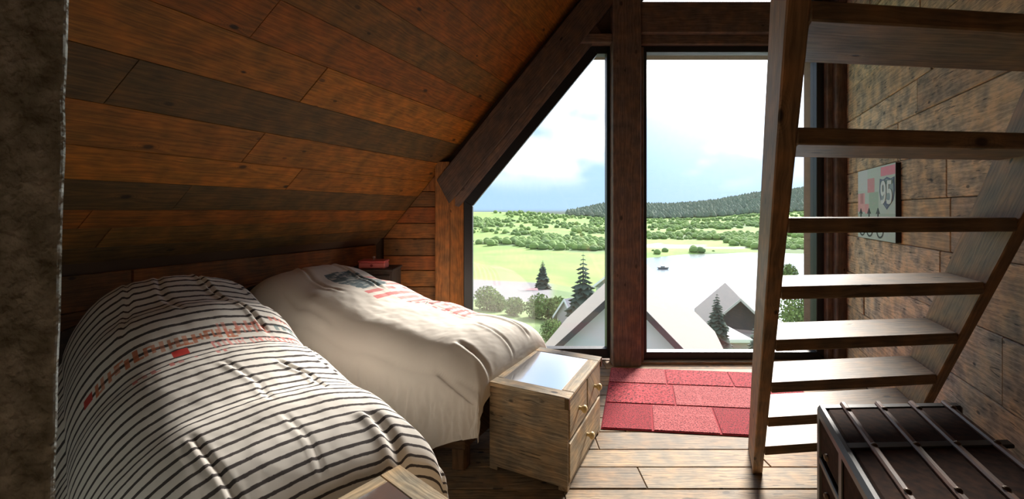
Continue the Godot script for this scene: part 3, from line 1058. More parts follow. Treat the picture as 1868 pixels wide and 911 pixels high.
# ---------------------------------------------------------------- trunk
func make_trunk() -> void:
	var h := 0.70
	var fl := on_y(1495, 737, h)
	var cross := Vector3(0.56, 0, -0.02)
	var near := Vector3(-0.47, 0, 1.0) * 0.98
	var o := Vector3(fl.x, 0, fl.z)
	var t := thing("steamer_trunk", "old brown trunk with wooden slats and black iron edges", "trunk")
	# u across, v up, w toward the camera
	var P := func(u: float, v: float, w: float) -> Vector3: return o + cross * u + Vector3(0, h * v, 0) + near * w
	var bx := func(u0: float, u1: float, v0: float, v1: float, w0: float, w1: float, bev: float) -> MB:
		var m := MB.new()
		m.hexa([P.call(u0, v0, w0), P.call(u1, v0, w0), P.call(u0, v1, w0), P.call(u1, v1, w0), P.call(u0, v0, w1), P.call(u1, v0, w1), P.call(u0, v1, w1), P.call(u1, v1, w1)], bev, ru())
		return m
	var hide := std(Color8(72, 44, 27), 0.9)
	hide.metallic_specular = 0.25
	hide.uv1_triplanar = true; hide.uv1_world_triplanar = true; hide.uv1_scale = Vector3(2.5, 2.5, 2.5)
	hide.albedo_texture = noise_tex(61, 0.02, Color(0.5, 0.45, 0.42), Color(1, 1, 1), 5)
	var iron := std(Color8(34, 32, 32), 0.42, 0.2)
	var slat := wood(Color8(128, 86, 58), 0, 0.5)
	var stud := std(Color8(84, 64, 44), 0.45, 0.5)
	part("body", bx.call(0.0, 1.0, 0.02, 0.70, 0.0, 1.0, 0.012), hide, t)
	part("lid", bx.call(-0.008, 1.008, 0.715, 0.985, -0.004, 1.004, 0.035), hide, t)
	for u in [0.17, 0.42, 0.66, 0.90]:
		var sl: MeshInstance3D = part("slat", bx.call(u - 0.022, u + 0.022, 0.98, 1.006, -0.01, 1.01, 0.006), slat, t)
		for w in [0.06, 0.30, 0.52, 0.75, 0.94]:
			var m := MB.new()
			m.lathe(P.call(u, 1.006, w), Vector3.UP, [Vector2(0.009, 0.0), Vector2(0.008, 0.004), Vector2(0.004, 0.007), Vector2(0.0, 0.008)], 10)
			part("stud", m, stud, sl)
	# slats and straps on the end that faces the bed side
	for v in [0.16, 0.42]:
		part("slat", bx.call(-0.03, 0.0, v - 0.035, v + 0.035, 0.0, 1.0, 0.006), slat, t)
	for w in [0.28]:
		part("iron_band", bx.call(-0.012, 1.012, 0.972, 0.992, w - 0.018, w + 0.018, 0.004), iron, t)
		part("iron_band", bx.call(-0.020, 0.004, 0.02, 0.975, w - 0.018, w + 0.018, 0.004), iron, t)
	part("iron_edge", bx.call(-0.022, 0.045, 0.93, 0.995, 0.0, 1.0, 0.012), iron, t)
	part("iron_edge", bx.call(-0.012, 1.012, 0.93, 0.990, -0.014, 0.03, 0.010), iron, t)
	part("iron_edge", bx.call(-0.014, 0.03, 0.02, 0.95, -0.014, 0.03, 0.008), iron, t)
	part("iron_edge", bx.call(-0.016, 0.006, 0.69, 0.725, 0.0, 1.0, 0.004), iron, t)
	for w in [0.12, 0.62]:
		for v in [0.60, 0.80]:
			var m := MB.new()
			m.lathe(P.call(-0.008, v, w), -cross, [Vector2(0.014, 0.0), Vector2(0.012, 0.006), Vector2(0.0, 0.010)], 10)
			part("stud", m, stud, t)

# ---------------------------------------------------------------- sign on the right wall
func make_sign() -> void:
	var dc := func(px: float) -> float: return (1.314 - 0.014) / ((px - CX) / F - SK)
	var d0: float = dc.call(1571)
	var d1: float = dc.call(1641)
	var ex := Vector3(-SK, 0, 1).normalized()
	var ez := ex.cross(Vector3.UP)
	var ytop := EYE - (296.0 - HY) / F * d1
	var ybot := EYE - (444.0 - HY) / F * d1
	var w := (d0 - d1) * sqrt(1 + SK * SK)
	var h := ytop - ybot
	var dm := (d0 + d1) * 0.5
	var t := thing("wall_sign", "weathered road sign panel with number 95 shield on wall", "sign", Transform3D(Basis(ex, Vector3.UP, ez), Vector3(xr(dm) - 0.012, (ytop + ybot) * 0.5, -dm)))
	var img := Image.create(256, 200, false, Image.FORMAT_RGBA8)
	img.fill(Color8(176, 188, 178))
	var r := RandomNumberGenerator.new()
	r.seed = 12
	var put := func(x0: float, y0: float, x1: float, y1: float, c: Color) -> void:
		var pad := Image.create(maxi(1, int((x1 - x0) * 256)), maxi(1, int((y1 - y0) * 200)), false, Image.FORMAT_RGBA8)
		pad.fill(c)
		img.blend_rect(pad, Rect2i(Vector2i.ZERO, pad.get_size()), Vector2i(int(x0 * 256), int(y0 * 200)))
	put.call(0.0, 0.0, 0.3, 0.3, Color8(186, 190, 190))
	put.call(0.30, 0.14, 0.50, 0.34, Color8(196, 130, 132))
	put.call(0.0, 0.34, 0.22, 0.62, Color8(208, 150, 148))
	put.call(0.08, 0.34, 0.18, 0.5, Color8(178, 120, 120))
	put.call(0.22, 0.50, 0.34, 0.64, Color8(206, 140, 140))
	put.call(0.34, 0.34, 0.60, 0.70, Color8(150, 170, 150))
	put.call(0.66, 0.02, 1.0, 0.14, Color8(216, 120, 138))
	put.call(0.0, 0.64, 1.0, 0.86, Color8(158, 172, 160))
	for k in 500:
		var x := r.randf()
		var y := r.randf()
		put.call(x, y, x + r.randf_range(0.01, 0.05), y + r.randf_range(0.01, 0.03), Color(r.randf_range(0.6, 0.85), r.randf_range(0.6, 0.8), r.randf_range(0.58, 0.78), 0.16))
	img.convert(Image.FORMAT_RGB8)
	var face := std(Color(1, 1, 1), 0.6)
	face.albedo_texture = ImageTexture.create_from_image(img)
	var mb := MB.new()
	mb.box(Vector3(-w / 2, -h / 2, -0.022), Vector3(w / 2, h / 2, 0.022), 0.002)
	part("board", mb, std(Color8(34, 32, 32), 0.7), t, "dark board edge")
	mb = MB.new()
	var z := 0.0225
	mb.quad(Vector3(-w / 2, -h / 2, z), Vector3(w / 2, -h / 2, z), Vector3(w / 2, h / 2, z), Vector3(-w / 2, h / 2, z), Vector3(0, 0, 1), Vector2(0, 1), Vector2(1, 1), Vector2(1, 0), Vector2(0, 0))
	part("printed_face", mb, face, t)
	var at := func(u: float, v: float) -> Vector3: return Vector3((u - 0.5) * w, (0.5 - v) * h, z + 0.0005)
	var poly := func(pts: Array, deep: float) -> MB:
		var q := []
		for p in pts: q.append(at.call(p[0], p[1]))
		var m := MB.new()
		m.slab(q, Vector3(0, 0, deep))
		return m
	var navy := std(Color8(62, 72, 104), 0.6)
	var pale := std(Color8(206, 212, 208), 0.6)
	var shield := [[0.64, 0.17], [0.72, 0.19], [0.81, 0.16], [0.90, 0.19], [0.98, 0.17], [0.99, 0.34], [0.96, 0.46], [0.81, 0.585], [0.66, 0.46], [0.63, 0.34]]
	part("shield_rim", poly.call(shield, 0.001), navy, t)
	var inner := []
	for p in shield: inner.append([0.81 + (p[0] - 0.81) * 0.86, 0.345 + (p[1] - 0.345) * 0.88])
	var sh: MeshInstance3D = part("shield", poly.call(inner, 0.0018), std(Color8(128, 146, 150), 0.6), t)
	part("shield_bar", poly.call([[0.665, 0.20], [0.955, 0.20], [0.965, 0.255], [0.655, 0.255]], 0.0024), std(Color8(76, 104, 98), 0.6), t)
	part("shield_point", poly.call([[0.72, 0.475], [0.90, 0.475], [0.81, 0.545]], 0.0024), navy, t)
	var font := SystemFont.new()
	font.font_names = PackedStringArray(["Droid Sans"])
	font.font_weight = 700
	var tm := TextMesh.new()
	tm.text = "95"
	tm.font = font
	tm.font_size = 64
	tm.pixel_size = 0.0032
	tm.depth = 0.003
	var num := MeshInstance3D.new()
	num.name = "number"
	num.mesh = tm
	num.material_override = pale
	t.add_child(num)
	var nc: Vector3 = at.call(0.81, 0.365)
	num.position = nc + Vector3(0, 0, 0.003)
	num.scale = Vector3(0.98, 1.12, 1)
	var ink := std(Color8(30, 28, 30), 0.6)
	for u in [0.10, 0.345, 0.59]:
		part("arrow", poly.call([[u - 0.012, 0.84], [u - 0.012, 0.63], [u - 0.05, 0.645], [u, 0.56], [u + 0.05, 0.645], [u + 0.012, 0.63], [u + 0.012, 0.84]], 0.002), ink, t)
	for u in [0.14, 0.36, 0.64]:
		var ring := MB.new()
		var cc: Vector3 = at.call(u, 0.87)
		for k in 20:
			var a0 := TAU * k / 20.0
			var a1 := TAU * (k + 1) / 20.0
			var r0 := 0.055
			var r1 := 0.072
			ring.quad(cc + Vector3(cos(a0) * r0, sin(a0) * r0 * 0.8, 0.001), cc + Vector3(cos(a0) * r1, sin(a0) * r1 * 0.8, 0.001), cc + Vector3(cos(a1) * r1, sin(a1) * r1 * 0.8, 0.001), cc + Vector3(cos(a1) * r0, sin(a1) * r0 * 0.8, 0.001), Vector3(0, 0, 1))
		part("printed_ring", ring, ink, t)

# ---------------------------------------------------------------- bedside cabinet and what stands on it
func make_bedside() -> void:
	var d := 3.42
	var x0 := (634.0 - CX) / F * d
	var x1 := (716.0 - CX) / F * d
	var ytop := EYE - (491.0 - HY) / F * d
	var t := thing("bedside_cabinet", "dark wooden bedside cabinet between cream bed and gable", "cabinet")
	var dark := wood(Color8(84, 70, 58), 0, 0.6)
	var mb := MB.new()
	mb.box(Vector3(x0, 0.04, -d - 0.26), Vector3(x1, ytop - 0.02, -d), 0.004, ru())
	part("body", mb, dark, t)
	mb = MB.new()
	mb.box(Vector3(x0 - 0.012, ytop - 0.02, -d - 0.27), Vector3(x1 + 0.012, ytop, -d + 0.015), 0.004, ru())
	part("top", mb, dark, t)
	var n := 3
	for k in n:
		var a := 0.08 + (ytop - 0.12) * k / n
		var b := 0.08 + (ytop - 0.12) * (k + 1) / n - 0.01
		mb = MB.new()
		mb.box(Vector3(x0 + 0.02, a, -d - 0.05), Vector3(x1 - 0.02, b, -d + 0.010), 0.004, ru())
		var dr := part("drawer", mb, dark, t)
		mb = MB.new()
		mb.lathe(Vector3((x0 + x1) * 0.5, (a + b) * 0.5, -d + 0.010), Vector3(0, 0, 1), [Vector2(0.008, 0.0), Vector2(0.014, 0.015), Vector2(0.010, 0.024), Vector2(0.0, 0.026)], 12)
		part("knob", mb, M.brass, dr)
	for q in [x0, x1 - 0.04]:
		for zz in [-d - 0.26, -d - 0.04]:
			mb = MB.new()
			mb.box(Vector3(q, 0, zz), Vector3(q + 0.04, 0.04, zz + 0.04), 0.002)
			part("foot", mb, dark, t)
	# pink tin
	var bx := thing("small_box", "small pink box with a knob on the bedside cabinet", "box")
	var c0 := (653.0 - CX) / F * d
	var c1 := (701.0 - CX) / F * d
	var pink := std(Color8(220, 120, 112), 0.5)
	mb = MB.new()
	mb.box(Vector3(c0, ytop, -d - 0.13), Vector3(c1, ytop + 0.050, -d - 0.01), 0.006)
	part("body", mb, pink, bx)
	mb = MB.new()
	mb.box(Vector3(c0 - 0.004, ytop + 0.051, -d - 0.134), Vector3(c1 + 0.004, ytop + 0.068, -d - 0.006), 0.005)
	var lid := part("lid", mb, std(Color8(206, 96, 92), 0.5), bx)
	mb = MB.new()
	mb.lathe(Vector3((c0 + c1) * 0.5, ytop + 0.068, -d - 0.07), Vector3.UP, [Vector2(0.006, 0.0), Vector2(0.005, 0.010), Vector2(0.012, 0.018), Vector2(0.010, 0.028), Vector2(0.0, 0.031)], 14)
	part("knob", mb, std(Color8(206, 196, 180), 0.35), lid)
	mb = MB.new()
	mb.lathe(Vector3((c0 + c1) * 0.5, ytop + 0.026, -d - 0.010), Vector3(0, 0, 1), [Vector2(0.012, 0.0), Vector2(0.011, 0.004), Vector2(0.0, 0.005)], 14)
	part("clasp", mb, std(Color8(140, 40, 40), 0.5), bx)


# ---------------------------------------------------------------- the valley outside
const LAKE := -20.5
var land_px := [-900.0, 700.0, 862.0, 1000.0, 1050.0, 1107.0, 1150.0, 1180.0, 1220.0, 1300.0, 1400.0, 1490.0, 1900.0, 2900.0]
var land_rows := [   # distance, heights in that order of columns
	[10.0, [-7, -7, -7, -7, -7, -7, -7, -7, -7, -7, -7, -7, -7, -7]],
	[30.0, [-8.5, -8.5, -8.5, -9, -9, -9.5, -10, -10, -10.5, -11, -11, -11, -11, -10]],
	[60.0, [-11, -11, -11.4, -12, -12.5, -13, -14, -15, -16, -17, -17.5, -17.5, -17, -16]],
	[85.0, [-13, -13, -13.6, -14.5, -15.5, -17, -19, -20.8, -22, -23, -23, -23, -23, -22]],
	[130.0, [-15, -15, -15.6, -16.4, -17, -18.2, -20.2, -22, -23, -24, -24, -24, -24, -24]],
	[170.0, [-16.5, -16.5, -17.0, -17.6, -18, -18.8, -20.3, -21.7, -22.5, -23.5, -24, -24, -24, -24]],
	[198.0, [-17.5, -17.5, -17.8, -18.2, -18.4, -18.8, -19.3, -20.0, -20.6, -21.6, -22, -22, -22, -23]],
	[216.0, [-18, -18, -18.2, -18.4, -18.5, -18.7, -18.9, -19.2, -19.6, -20.1, -20.4, -20.3, -20.4, -20.4]],
	[300.0, [-18, -18, -18.2, -18.4, -18.6, -19, -19.2, -19.4, -19.4, -19, -19, -19.5, -19.5, -19]],
	[450.0, [-12, -12, -12.2, -14, -15, -16, -16.5, -16.5, -16.5, -15, -13, -12.5, -10, -8]],
	[600.0, [2, 1.0, 0.6, -2, -6, -10, -11, -11, -11.5, -9, -4, -2.5, 2, 6]],
	[900.0, [-8, -8, -9, -13, -2, 12, 12, 11, 10, 17, 38, 47, 60, 70]],
	[1300.0, [-20, -20, -20, -22, -16, -6, -5, -5, -5, 0, 15, 25, 40, 50]]]

func land(x: float, d: float) -> float:
	var px := CX + x / d * F
	var c := 0
	while c < land_px.size() - 2 and px > land_px[c + 1]: c += 1
	var t := clampf((px - land_px[c]) / (land_px[c + 1] - land_px[c]), 0, 1)
	var r := 0
	while r < land_rows.size() - 2 and d > land_rows[r + 1][0]: r += 1
	var w := clampf((d - land_rows[r][0]) / (land_rows[r + 1][0] - land_rows[r][0]), 0, 1)
	if r >= 8: w = w * w * (3.0 - 2.0 * w) if r != 10 else sin(w * PI * 0.5)
	var a := lerpf(land_rows[r][1][c], land_rows[r][1][c + 1], t)
	var b := lerpf(land_rows[r + 1][1][c], land_rows[r + 1][1][c + 1], t)
	return lerpf(a, b, w)

func make_land() -> void:
	var nz := FastNoiseLite.new()
	nz.seed = 31; nz.frequency = 0.02; nz.fractal_octaves = 4
	var st := SurfaceTool.new()
	st.begin(Mesh.PRIMITIVE_TRIANGLES)
	st.set_smooth_group(0)
	var nc := 260
	var nr := 150
	for j in nr + 1:
		var d := 10.0 * pow(130.0, float(j) / nr)
		for i in nc + 1:
			var tx := lerpf(-2.0, 2.6, float(i) / nc)
			var x := tx * d
			var px := CX + tx * F
			var n1 := nz.get_noise_2d(x * 0.55, d * 0.55)
			var n2 := nz.get_noise_2d(x * 2.2 + 400, d * 1.1)
			var y := land(x, d) + n1 * d * 0.004
			var meadow := Color(0.215, 0.33, 0.07).lerp(Color(0.145, 0.265, 0.05), clampf(0.5 + n2 * 1.6, 0, 1))
			var scrub := Color(0.085, 0.15, 0.05)
			var forest := Color(0.09, 0.13, 0.10)
			var col := meadow
			if d > 640.0 and px > 1030.0: col = forest.lerp(scrub, clampf(n1 + 0.3, 0, 1))
			elif d > 190.0:
				col = meadow.lerp(scrub, smoothstep(0.05, 0.22, n1 + (0.10 if px > 1180 else -0.06)) * smoothstep(560.0, 420.0, d))
			else:
				col = Color(0.16, 0.24, 0.08).lerp(scrub, smoothstep(-0.05, 0.2, n2))
				if d > 92.0 and px < 1120.0: col = meadow
				if d > 60.0 and d < 92.0 and px < 1010.0: col = Color(0.16, 0.16, 0.165)
			if absf(d - 262.0 - n1 * 20.0) < 7.0 and px < 1280.0: col = Color(0.34, 0.34, 0.31)
			if absf(d - 236.0 + n1 * 8.0) < 4.0 and px > 1000.0: col = Color(0.32, 0.32, 0.30)
			st.set_color(col)
			st.add_vertex(Vector3(x, y, -d))
	for j in nr:
		for i in nc:
			var q := j * (nc + 1) + i
			st.add_index(q); st.add_index(q + nc + 2); st.add_index(q + 1)
			st.add_index(q); st.add_index(q + nc + 1); st.add_index(q + nc + 2)
	st.generate_normals()
	var g := MeshInstance3D.new()
	g.name = "floor_valley"
	g.mesh = st.commit()
	var gm := std(Color(1, 1, 1), 1.0)
	gm.vertex_color_use_as_albedo = true
	g.material_override = gm
	g.set_meta("kind", "structure"); g.set_meta("label", "green valley with meadows and a wooded hill beyond the lake"); g.set_meta("category", "ground")
	add_child(g)
	# lake
	var mb := MB.new()
	mb.slab([Vector3(10, LAKE, -70), Vector3(420, LAKE, -70), Vector3(560, LAKE, -225), Vector3(40, LAKE, -225)], Vector3(0, -0.4, 0))
	var wm := std(Color8(206, 220, 232), 0.12, 0.75)
	wm.normal_enabled = true
	var wn := noise_tex(71, 0.05, Color.BLACK, Color.WHITE, 3)
	wn.color_ramp = null; wn.as_normal_map = true; wn.bump_strength = 0.6
	wm.normal_texture = wn
	wm.uv1_triplanar = true; wm.uv1_world_triplanar = true; wm.uv1_scale = Vector3(0.12, 0.12, 0.12)
	var lk := lone("lake", mb, wm, "pale lake mirroring the bright sky below the hills", "lake")
	lk.set_meta("kind", "stuff")

	# boat
	var p := on_y(1210, 491, LAKE)
	var bt := thing("rowing_boat", "tiny dark boat on the pale lake", "boat", Transform3D(Basis(), p))
	mb = MB.new()
	mb.hexa([Vector3(-1.8, 0.0, 0.5), Vector3(1.6, 0.0, 0.5), Vector3(-2.3, 0.7, 0.8), Vector3(2.0, 0.7, 0.8), Vector3(-1.8, 0.0, -0.5), Vector3(1.6, 0.0, -0.5), Vector3(-2.3, 0.7, -0.8), Vector3(2.0, 0.7, -0.8)], 0.1)
	part("hull", mb, std(Color8(86, 92, 92), 0.7), bt)
	mb = MB.new()
	mb.box(Vector3(-0.8, 0.7, -0.5), Vector3(0.5, 1.2, 0.5), 0.08)
	part("cabin", mb, std(Color8(150, 156, 154), 0.7), bt)

	# woods and scrub nobody could count
	var tree := MB.new()
	tree.lathe(Vector3.ZERO, Vector3.UP, [Vector2(0.34, 0.0), Vector2(0.46, 0.22), Vector2(0.30, 0.6), Vector2(0.0, 1.0)], 6)
	var round_one := MB.new()
	round_one.lathe(Vector3.ZERO, Vector3.UP, [Vector2(0.40, 0.0), Vector2(0.60, 0.28), Vector2(0.55, 0.6), Vector2(0.28, 0.86), Vector2(0.0, 0.95)], 7)
	var fm := std(Color(1, 1, 1), 1.0)
	fm.vertex_color_use_as_albedo = true
	var wood_n := 0
	var spots := []
	while wood_n < 4200:
		var px := rng.randf_range(1035.0, 1560.0)
		var d := rng.randf_range(610.0, 915.0)
		var x := (px - CX) / F * d
		if rng.randf() < 0.18 * smoothstep(640.0, 610.0, d): continue
		spots.append([x, land(x, d) - 0.4, d, rng.randf_range(6.0, 10.0), rng.randf()])
		wood_n += 1
	scatter("hill_forest", "dark forest covering the hill beyond the lake", tree.mesh(), fm, spots, Color(0.085, 0.13, 0.10), Color(0.13, 0.18, 0.13))
	spots = []
	while spots.size() < 2600:
		var px := rng.randf_range(840.0, 1520.0)
		var d := rng.randf_range(205.0, 590.0)
		var x := (px - CX) / F * d
		var n1 := nz.get_noise_2d(x * 0.55, d * 0.55)
		if n1 + (0.14 if px > 1180 else -0.02) < rng.randf_range(0.0, 0.22): continue
		var y := land(x, d)
		if y < LAKE + 0.3: continue
		spots.append([x, y + n1 * d * 0.004 - 0.3, d, rng.randf_range(1.2, 4.2), rng.randf()])
	scatter("valley_scrub", "scattered bushes dotting the green valley slopes", round_one.mesh(), fm, spots, Color(0.08, 0.16, 0.045), Color(0.20, 0.32, 0.09))
	make_houses()
	make_trees()

func scatter(called: String, label: String, mesh: Mesh, mat: Material, spots: Array, c0: Color, c1: Color) -> void:
	var mm := MultiMesh.new()
	mm.transform_format = MultiMesh.TRANSFORM_3D
	mm.use_colors = true
	mm.mesh = mesh
	mm.instance_count = spots.size()
	for i in spots.size():
		var s: Array = spots[i]
		var k: float = s[3]
		mm.set_instance_transform(i, Transform3D(Basis(Vector3.UP, s[4] * TAU).scaled(Vector3(k * 1.1, k * (0.8 + 0.4 * s[4]), k * 1.1)), Vector3(s[0], s[1], -s[2])))
		mm.set_instance_color(i, c0.lerp(c1, s[4]))
	var o := MultiMeshInstance3D.new()
	o.name = called
	o.multimesh = mm
	o.material_override = mat
	add_child(o)
	tag(o, label, "trees")
	o.set_meta("kind", "stuff")

# a gabled house: ridge runs along "along" from the near apex
func house(called: String, label: String, apex: Vector3, along: Vector3, length: float, half: float, drop: float, ground: float, over: float, wall: Material, gable: Material, roof: Material, verge: Material) -> Node3D:
	var t := thing(called, label, "house")
	var f := along.normalized()
	var sd := f.cross(Vector3.UP).normalized()
	var th := 0.22
	for s in [-1.0, 1.0]:
		var mb := MB.new()
		var e0: Vector3 = apex - f * over
		var down: Vector3 = sd * s * (half + 0.3) + Vector3(0, -drop * (half + 0.3) / half, 0)
		mb.par(e0, f * (length + over * 2), down, Vector3(0, -th, 0), 0.01)
		part("roof_slope", mb, roof, t)
		mb = MB.new()
		mb.par(e0 - f * 0.06 + Vector3(0, 0.03, 0), f * 0.055, down, Vector3(0, -th - 0.08, 0), 0.005)
		part("verge_board", mb, verge, t)
	var low := apex + Vector3(0, -drop, 0)
	var a := apex + Vector3(0, -th, 0) + f * 0.02
	for k in 2:
		var o: Vector3 = f * (length - 0.27) * k
		var mb := MB.new()
		mb.slab([a + o, low + sd * half + o + f * 0.02 + Vector3(0, -th, 0), low - sd * half + o + f * 0.02 + Vector3(0, -th, 0)], f * 0.25)
		part("gable_wall", mb, gable, t)
	var mb2 := MB.new()
	var gl := Vector3(low.x, ground, low.z)
	mb2.par(gl + sd * half * 0.96 + f * 0.05, -sd * half * 1.92, Vector3(0, low.y - ground - th, 0), f * (length - 0.1), 0.01)
	part("walls", mb2, wall, t)
	return t

func make_houses() -> void:
	var white := std(Color8(226, 230, 232), 0.8)
	var pale_roof := std(Color8(140, 133, 126), 0.9)
	var dark := std(Color8(62, 64, 68), 0.6)
	var slate := std(Color8(112, 110, 110), 0.85)
	var mauve := std(Color8(158, 146, 148), 0.8)
	# next-door house with the big pale roof
	var near := U(1135, 519, 15.0)
	var far := U(1160, 467, 25.0)
	far.y = near.y
	house("neighbour_house", "white house with broad pale roof close below the window", near, far - near, 11.0, 4.13, 4.13, -9.5, 0.3, white, white, pale_roof, dark)
	# grey chalet by the lake
	var ap := U(1347, 541, 45.0)
	var ch := house("chalet", "grey steep-roofed chalet at the lake edge", ap, Vector3(0.35, 0, -1), 8.0, 3.4, 3.4, -17.0, 1.2, mauve, std(Color8(64, 64, 68), 0.8), slate, std(Color8(176, 176, 176), 0.7))
	var mb := MB.new()
	mb.box(Vector3(ap.x - 3.0, -12.2, ap.z + 0.1), Vector3(ap.x + 3.0, -11.9, ap.z + 1.6), 0.02)
	part("balcony", mb, std(Color8(190, 188, 186), 0.8), ch)
	for k in 3:
		mb = MB.new()
		mb.box(Vector3(ap.x - 2.4 + k * 1.7, -13.9, ap.z - 0.3), Vector3(ap.x - 1.2 + k * 1.7, -12.6, ap.z + 0.06), 0.02)
		part("window", mb, dark, ch)
	# long low building before it
	var lb := thing("low_building", "low mauve building with white roof edge beside the chalet", "house")
	var q0 := U(1288, 618, 36.0)
	var q1 := U(1366, 618, 36.0)
	mb = MB.new()
	mb.box(Vector3(q0.x, -15.0, q0.z - 4.0), Vector3(q1.x, q0.y - 0.3, q0.z), 0.02)
	part("walls", mb, mauve, lb)
	mb = MB.new()
	mb.box(Vector3(q0.x - 0.2, q0.y - 0.3, q0.z - 4.2), Vector3(q1.x + 0.2, q0.y, q0.z + 0.3), 0.02)
	part("roof", mb, white, lb)
	# houses on the left
	ap = U(1032, 545, 42.0)
	house("valley_house", "grey-roofed house half hidden behind the tall spruce", ap, Vector3(0.9, 0, -0.5), 4.2, 1.7, 1.9, -12.5, 0.2, std(Color8(178, 172, 172), 0.8), std(Color8(178, 172, 172), 0.8), std(Color8(176, 172, 176), 0.7), white)
	ap = U(1112, 500, 50.0)
	house("valley_house", "white-roofed house beside the tall spruce", ap, Vector3(0.8, 0, -0.6), 6.0, 2.3, 1.7, -14.0, 0.3, std(Color8(196, 198, 196), 0.8), std(Color8(140, 146, 146), 0.8), std(Color8(228, 230, 230), 0.7), white)
	ap = U(948, 527, 78.0)
	house("valley_house", "small white house with pink roof among the bushes", ap, Vector3(1, 0, -0.25), 3.4, 1.3, 0.7, -15.0, 0.1, white, white, std(Color8(226, 178, 174), 0.8), white)

# ---------------------------------------------------------------- single trees and bushes
func conifer(label: String, base: Vector3, h: float, r: float, bare: float, col: Color) -> void:
	var t := thing("conifer", label, "tree", Transform3D(Basis(), base))
	var mb := MB.new()
	mb.lathe(Vector3.ZERO, Vector3.UP, [Vector2(h * 0.018, 0.0), Vector2(h * 0.012, h * 0.5), Vector2(0.0, h * 0.98)], 8)
	part("trunk", mb, std(Color8(92, 76, 62), 0.9), t)
	mb = MB.new()
	var levels := 20
	for k in levels:
		var f := float(k) / levels
		var y := lerpf(h * bare, h * 0.97, f)
		var rr := r * pow(1.0 - f, 0.8) * rng.randf_range(0.75, 1.1) + 0.03 * h * (1.0 - f) + 0.02
		var n := 11
		for i in n:
			var a := TAU * (i + rng.randf()) / n
			var dir := Vector3(cos(a), 0, sin(a))
			var sd := Vector3(-sin(a), 0, cos(a))
			var ln := rr * rng.randf_range(0.65, 1.15)
			var tip := Vector3(0, y - ln * 0.38, 0) + dir * ln
			var root := Vector3(0, y + ln * 0.10, 0)
			var wd := ln * 0.34
			var mid := root.lerp(tip, 0.6)
			mb.flat(root, mid + sd * wd, tip, Vector3.UP)
			mb.flat(root, mid - sd * wd, tip, Vector3.UP)
			mb.flat(root + Vector3(0, -0.02, 0), mid + Vector3(0, -wd * 0.9, 0), tip, sd)
	part("foliage", mb, std(col, 1.0), t)

func bush(label: String, base: Vector3, blobs: Array, leaf: float, count: int, c0: Color, c1: Color) -> void:
	var t := thing("bush", label, "bush", Transform3D(Basis(), base))
	var mb := MB.new()
	for b in blobs:
		mb.col = c0.lerp(c1, 0.25)
		for i in count:
			var v := Vector3(rng.randfn(), rng.randfn(), rng.randfn()).normalized()
			var rad: float = pow(rng.randf(), 0.35)
			var at := Vector3(b[0], b[1], b[2]) + Vector3(v.x * b[3], v.y * b[4], v.z * b[3]) * rad
			if at.y < 0.05: at.y = 0.05 + rng.randf() * 0.3
			var a := Vector3(rng.randfn(), rng.randfn(), rng.randfn()).normalized()
			var e := a.cross(v).normalized()
			var s := leaf * rng.randf_range(0.6, 1.3)
			mb.col = c0.lerp(c1, rng.randf())
			mb.flat(at - a * s, at + e * s * 0.6, at + a * s, v)
			mb.flat(at - a * s, at - e * s * 0.6, at + a * s, v)
	var m := std(Color(1, 1, 1), 0.9)
	m.vertex_color_use_as_albedo = true
	m.metallic_specular = 0.1
	m.backlight_enabled = true; m.backlight = Color(0.10, 0.16, 0.04)
	part("foliage", mb, m, t)
	mb = MB.new()
	mb.lathe(Vector3(0, 0, 0), Vector3.UP, [Vector2(0.10, 0.0), Vector2(0.07, blobs[0][1]), Vector2(0.0, blobs[0][1] * 1.3)], 7)
	part("stem", mb, std(Color8(88, 74, 60), 0.9), t)

func grounded(px: float, d: float) -> Vector3:
	var x := (px - CX) / F * d
	return Vector3(x, land(x, d) - 0.15, -d)

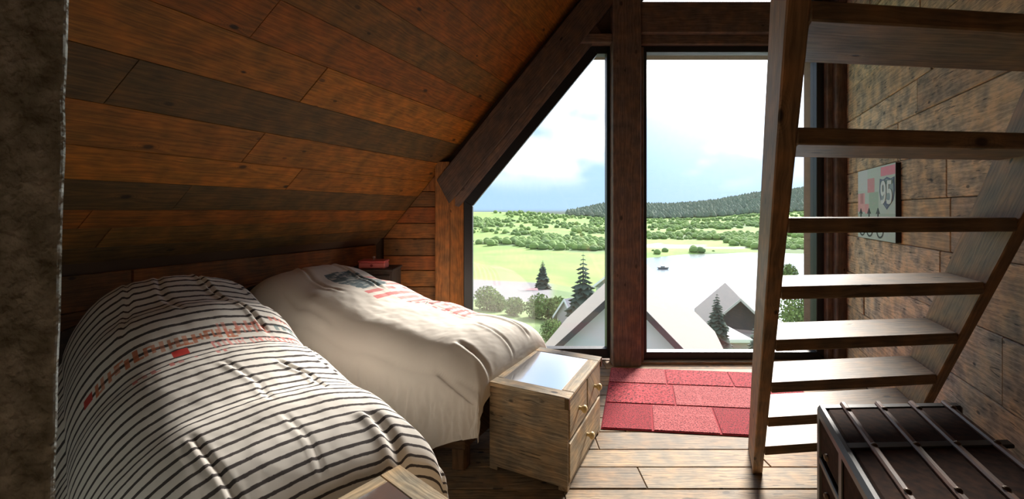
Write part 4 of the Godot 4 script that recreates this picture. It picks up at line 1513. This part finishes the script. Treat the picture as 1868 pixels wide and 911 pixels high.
func make_trees() -> void:
	var p := grounded(1064, 38.0)
	conifer("tall dark spruce standing left of the centre post", p, U(0, 453, 38.0).y - p.y, 1.9, 0.05, Color8(56, 76, 66))
	p = grounded(990, 82.0)
	conifer("small distant spruce at the meadow edge", p, U(0, 472, 82.0).y - p.y, 1.9, 0.1, Color8(56, 76, 66))
	p = grounded(1308, 30.0)
	conifer("slim sparse conifer between pale roof and chalet", p, U(0, 528, 30.0).y - p.y, 1.0, 0.45, Color8(56, 76, 66))
	p = grounded(1378, 27.0)
	conifer("dark conifer in front of the chalet", p, U(0, 585, 27.0).y - p.y, 1.1, 0.15, Color8(56, 76, 66))
	var g0 := Color(0.07, 0.13, 0.04)
	var g1 := Color(0.20, 0.30, 0.10)
	p = grounded(888, 50.0)
	bush("large leafy bush beside the corner post", p, [[0, 1.5, 0, 1.7, 1.5], [1.2, 1.0, 0.3, 1.2, 1.1]], 0.16, 1500, g0, g1)
	p = grounded(938, 47.0)
	bush("small green bush between the corner bush and the pink-roofed house", p, [[0, 1.1, 0, 1.3, 1.1]], 0.15, 1300, g0, g1)
	p = grounded(1000, 46.0)
	bush("broad twin-crowned bush by the grey-roofed house", p, [[-1.0, 1.4, 0, 1.6, 1.5], [0.9, 1.3, 0.2, 1.4, 1.4]], 0.16, 1500, g0, g1)
	p = grounded(1008, 31.0)
	bush("low round hedge against the neighbour roof edge", p, [[0, U(0, 606, 31.0).y - p.y, 0, 1.0, 1.0], [0.7, 0.8, 0, 1.0, 0.9]], 0.10, 1500, g0, g1)
	p = grounded(1462, 26.0)
	bush("bright green bush seen between the stair treads", p, [[0, U(0, 572, 26.0).y - p.y, 0, 1.5, 1.2], [-0.6, 2.0, 0.4, 1.4, 1.4], [0.8, 1.6, 0.2, 1.3, 1.3]], 0.11, 1700, g0, g1)
	p = grounded(1440, 60.0)
	bush("small tree against the lake behind the stair", p, [[0, U(0, 497, 60.0).y - p.y, 0, 1.1, 1.3], [0.2, 3.2, 0, 1.3, 2.2]], 0.17, 900, g0, g1)
	p = grounded(1320, 33.0)
	bush("low green shrub under the slim conifer", p, [[0, U(0, 640, 33.0).y - p.y, 0, 0.8, 0.7]], 0.07, 900, g0, g1)

func _ready() -> void:
	rng.seed = 20240
	make_light()
	make_materials()
	make_room()
	make_beds()
	chest(Vector2(0.285, 2.112), Vector2(0.445, 0.895), "pale wooden chest of drawers at foot of cream bed")
	chest(Vector2(-0.510, 0.750), Vector2(0.65, 0.76), "pale wooden chest of drawers at foot of striped bed")
	make_rug()
	make_stair()
	make_trunk()
	make_sign()
	make_bedside()
	make_land()
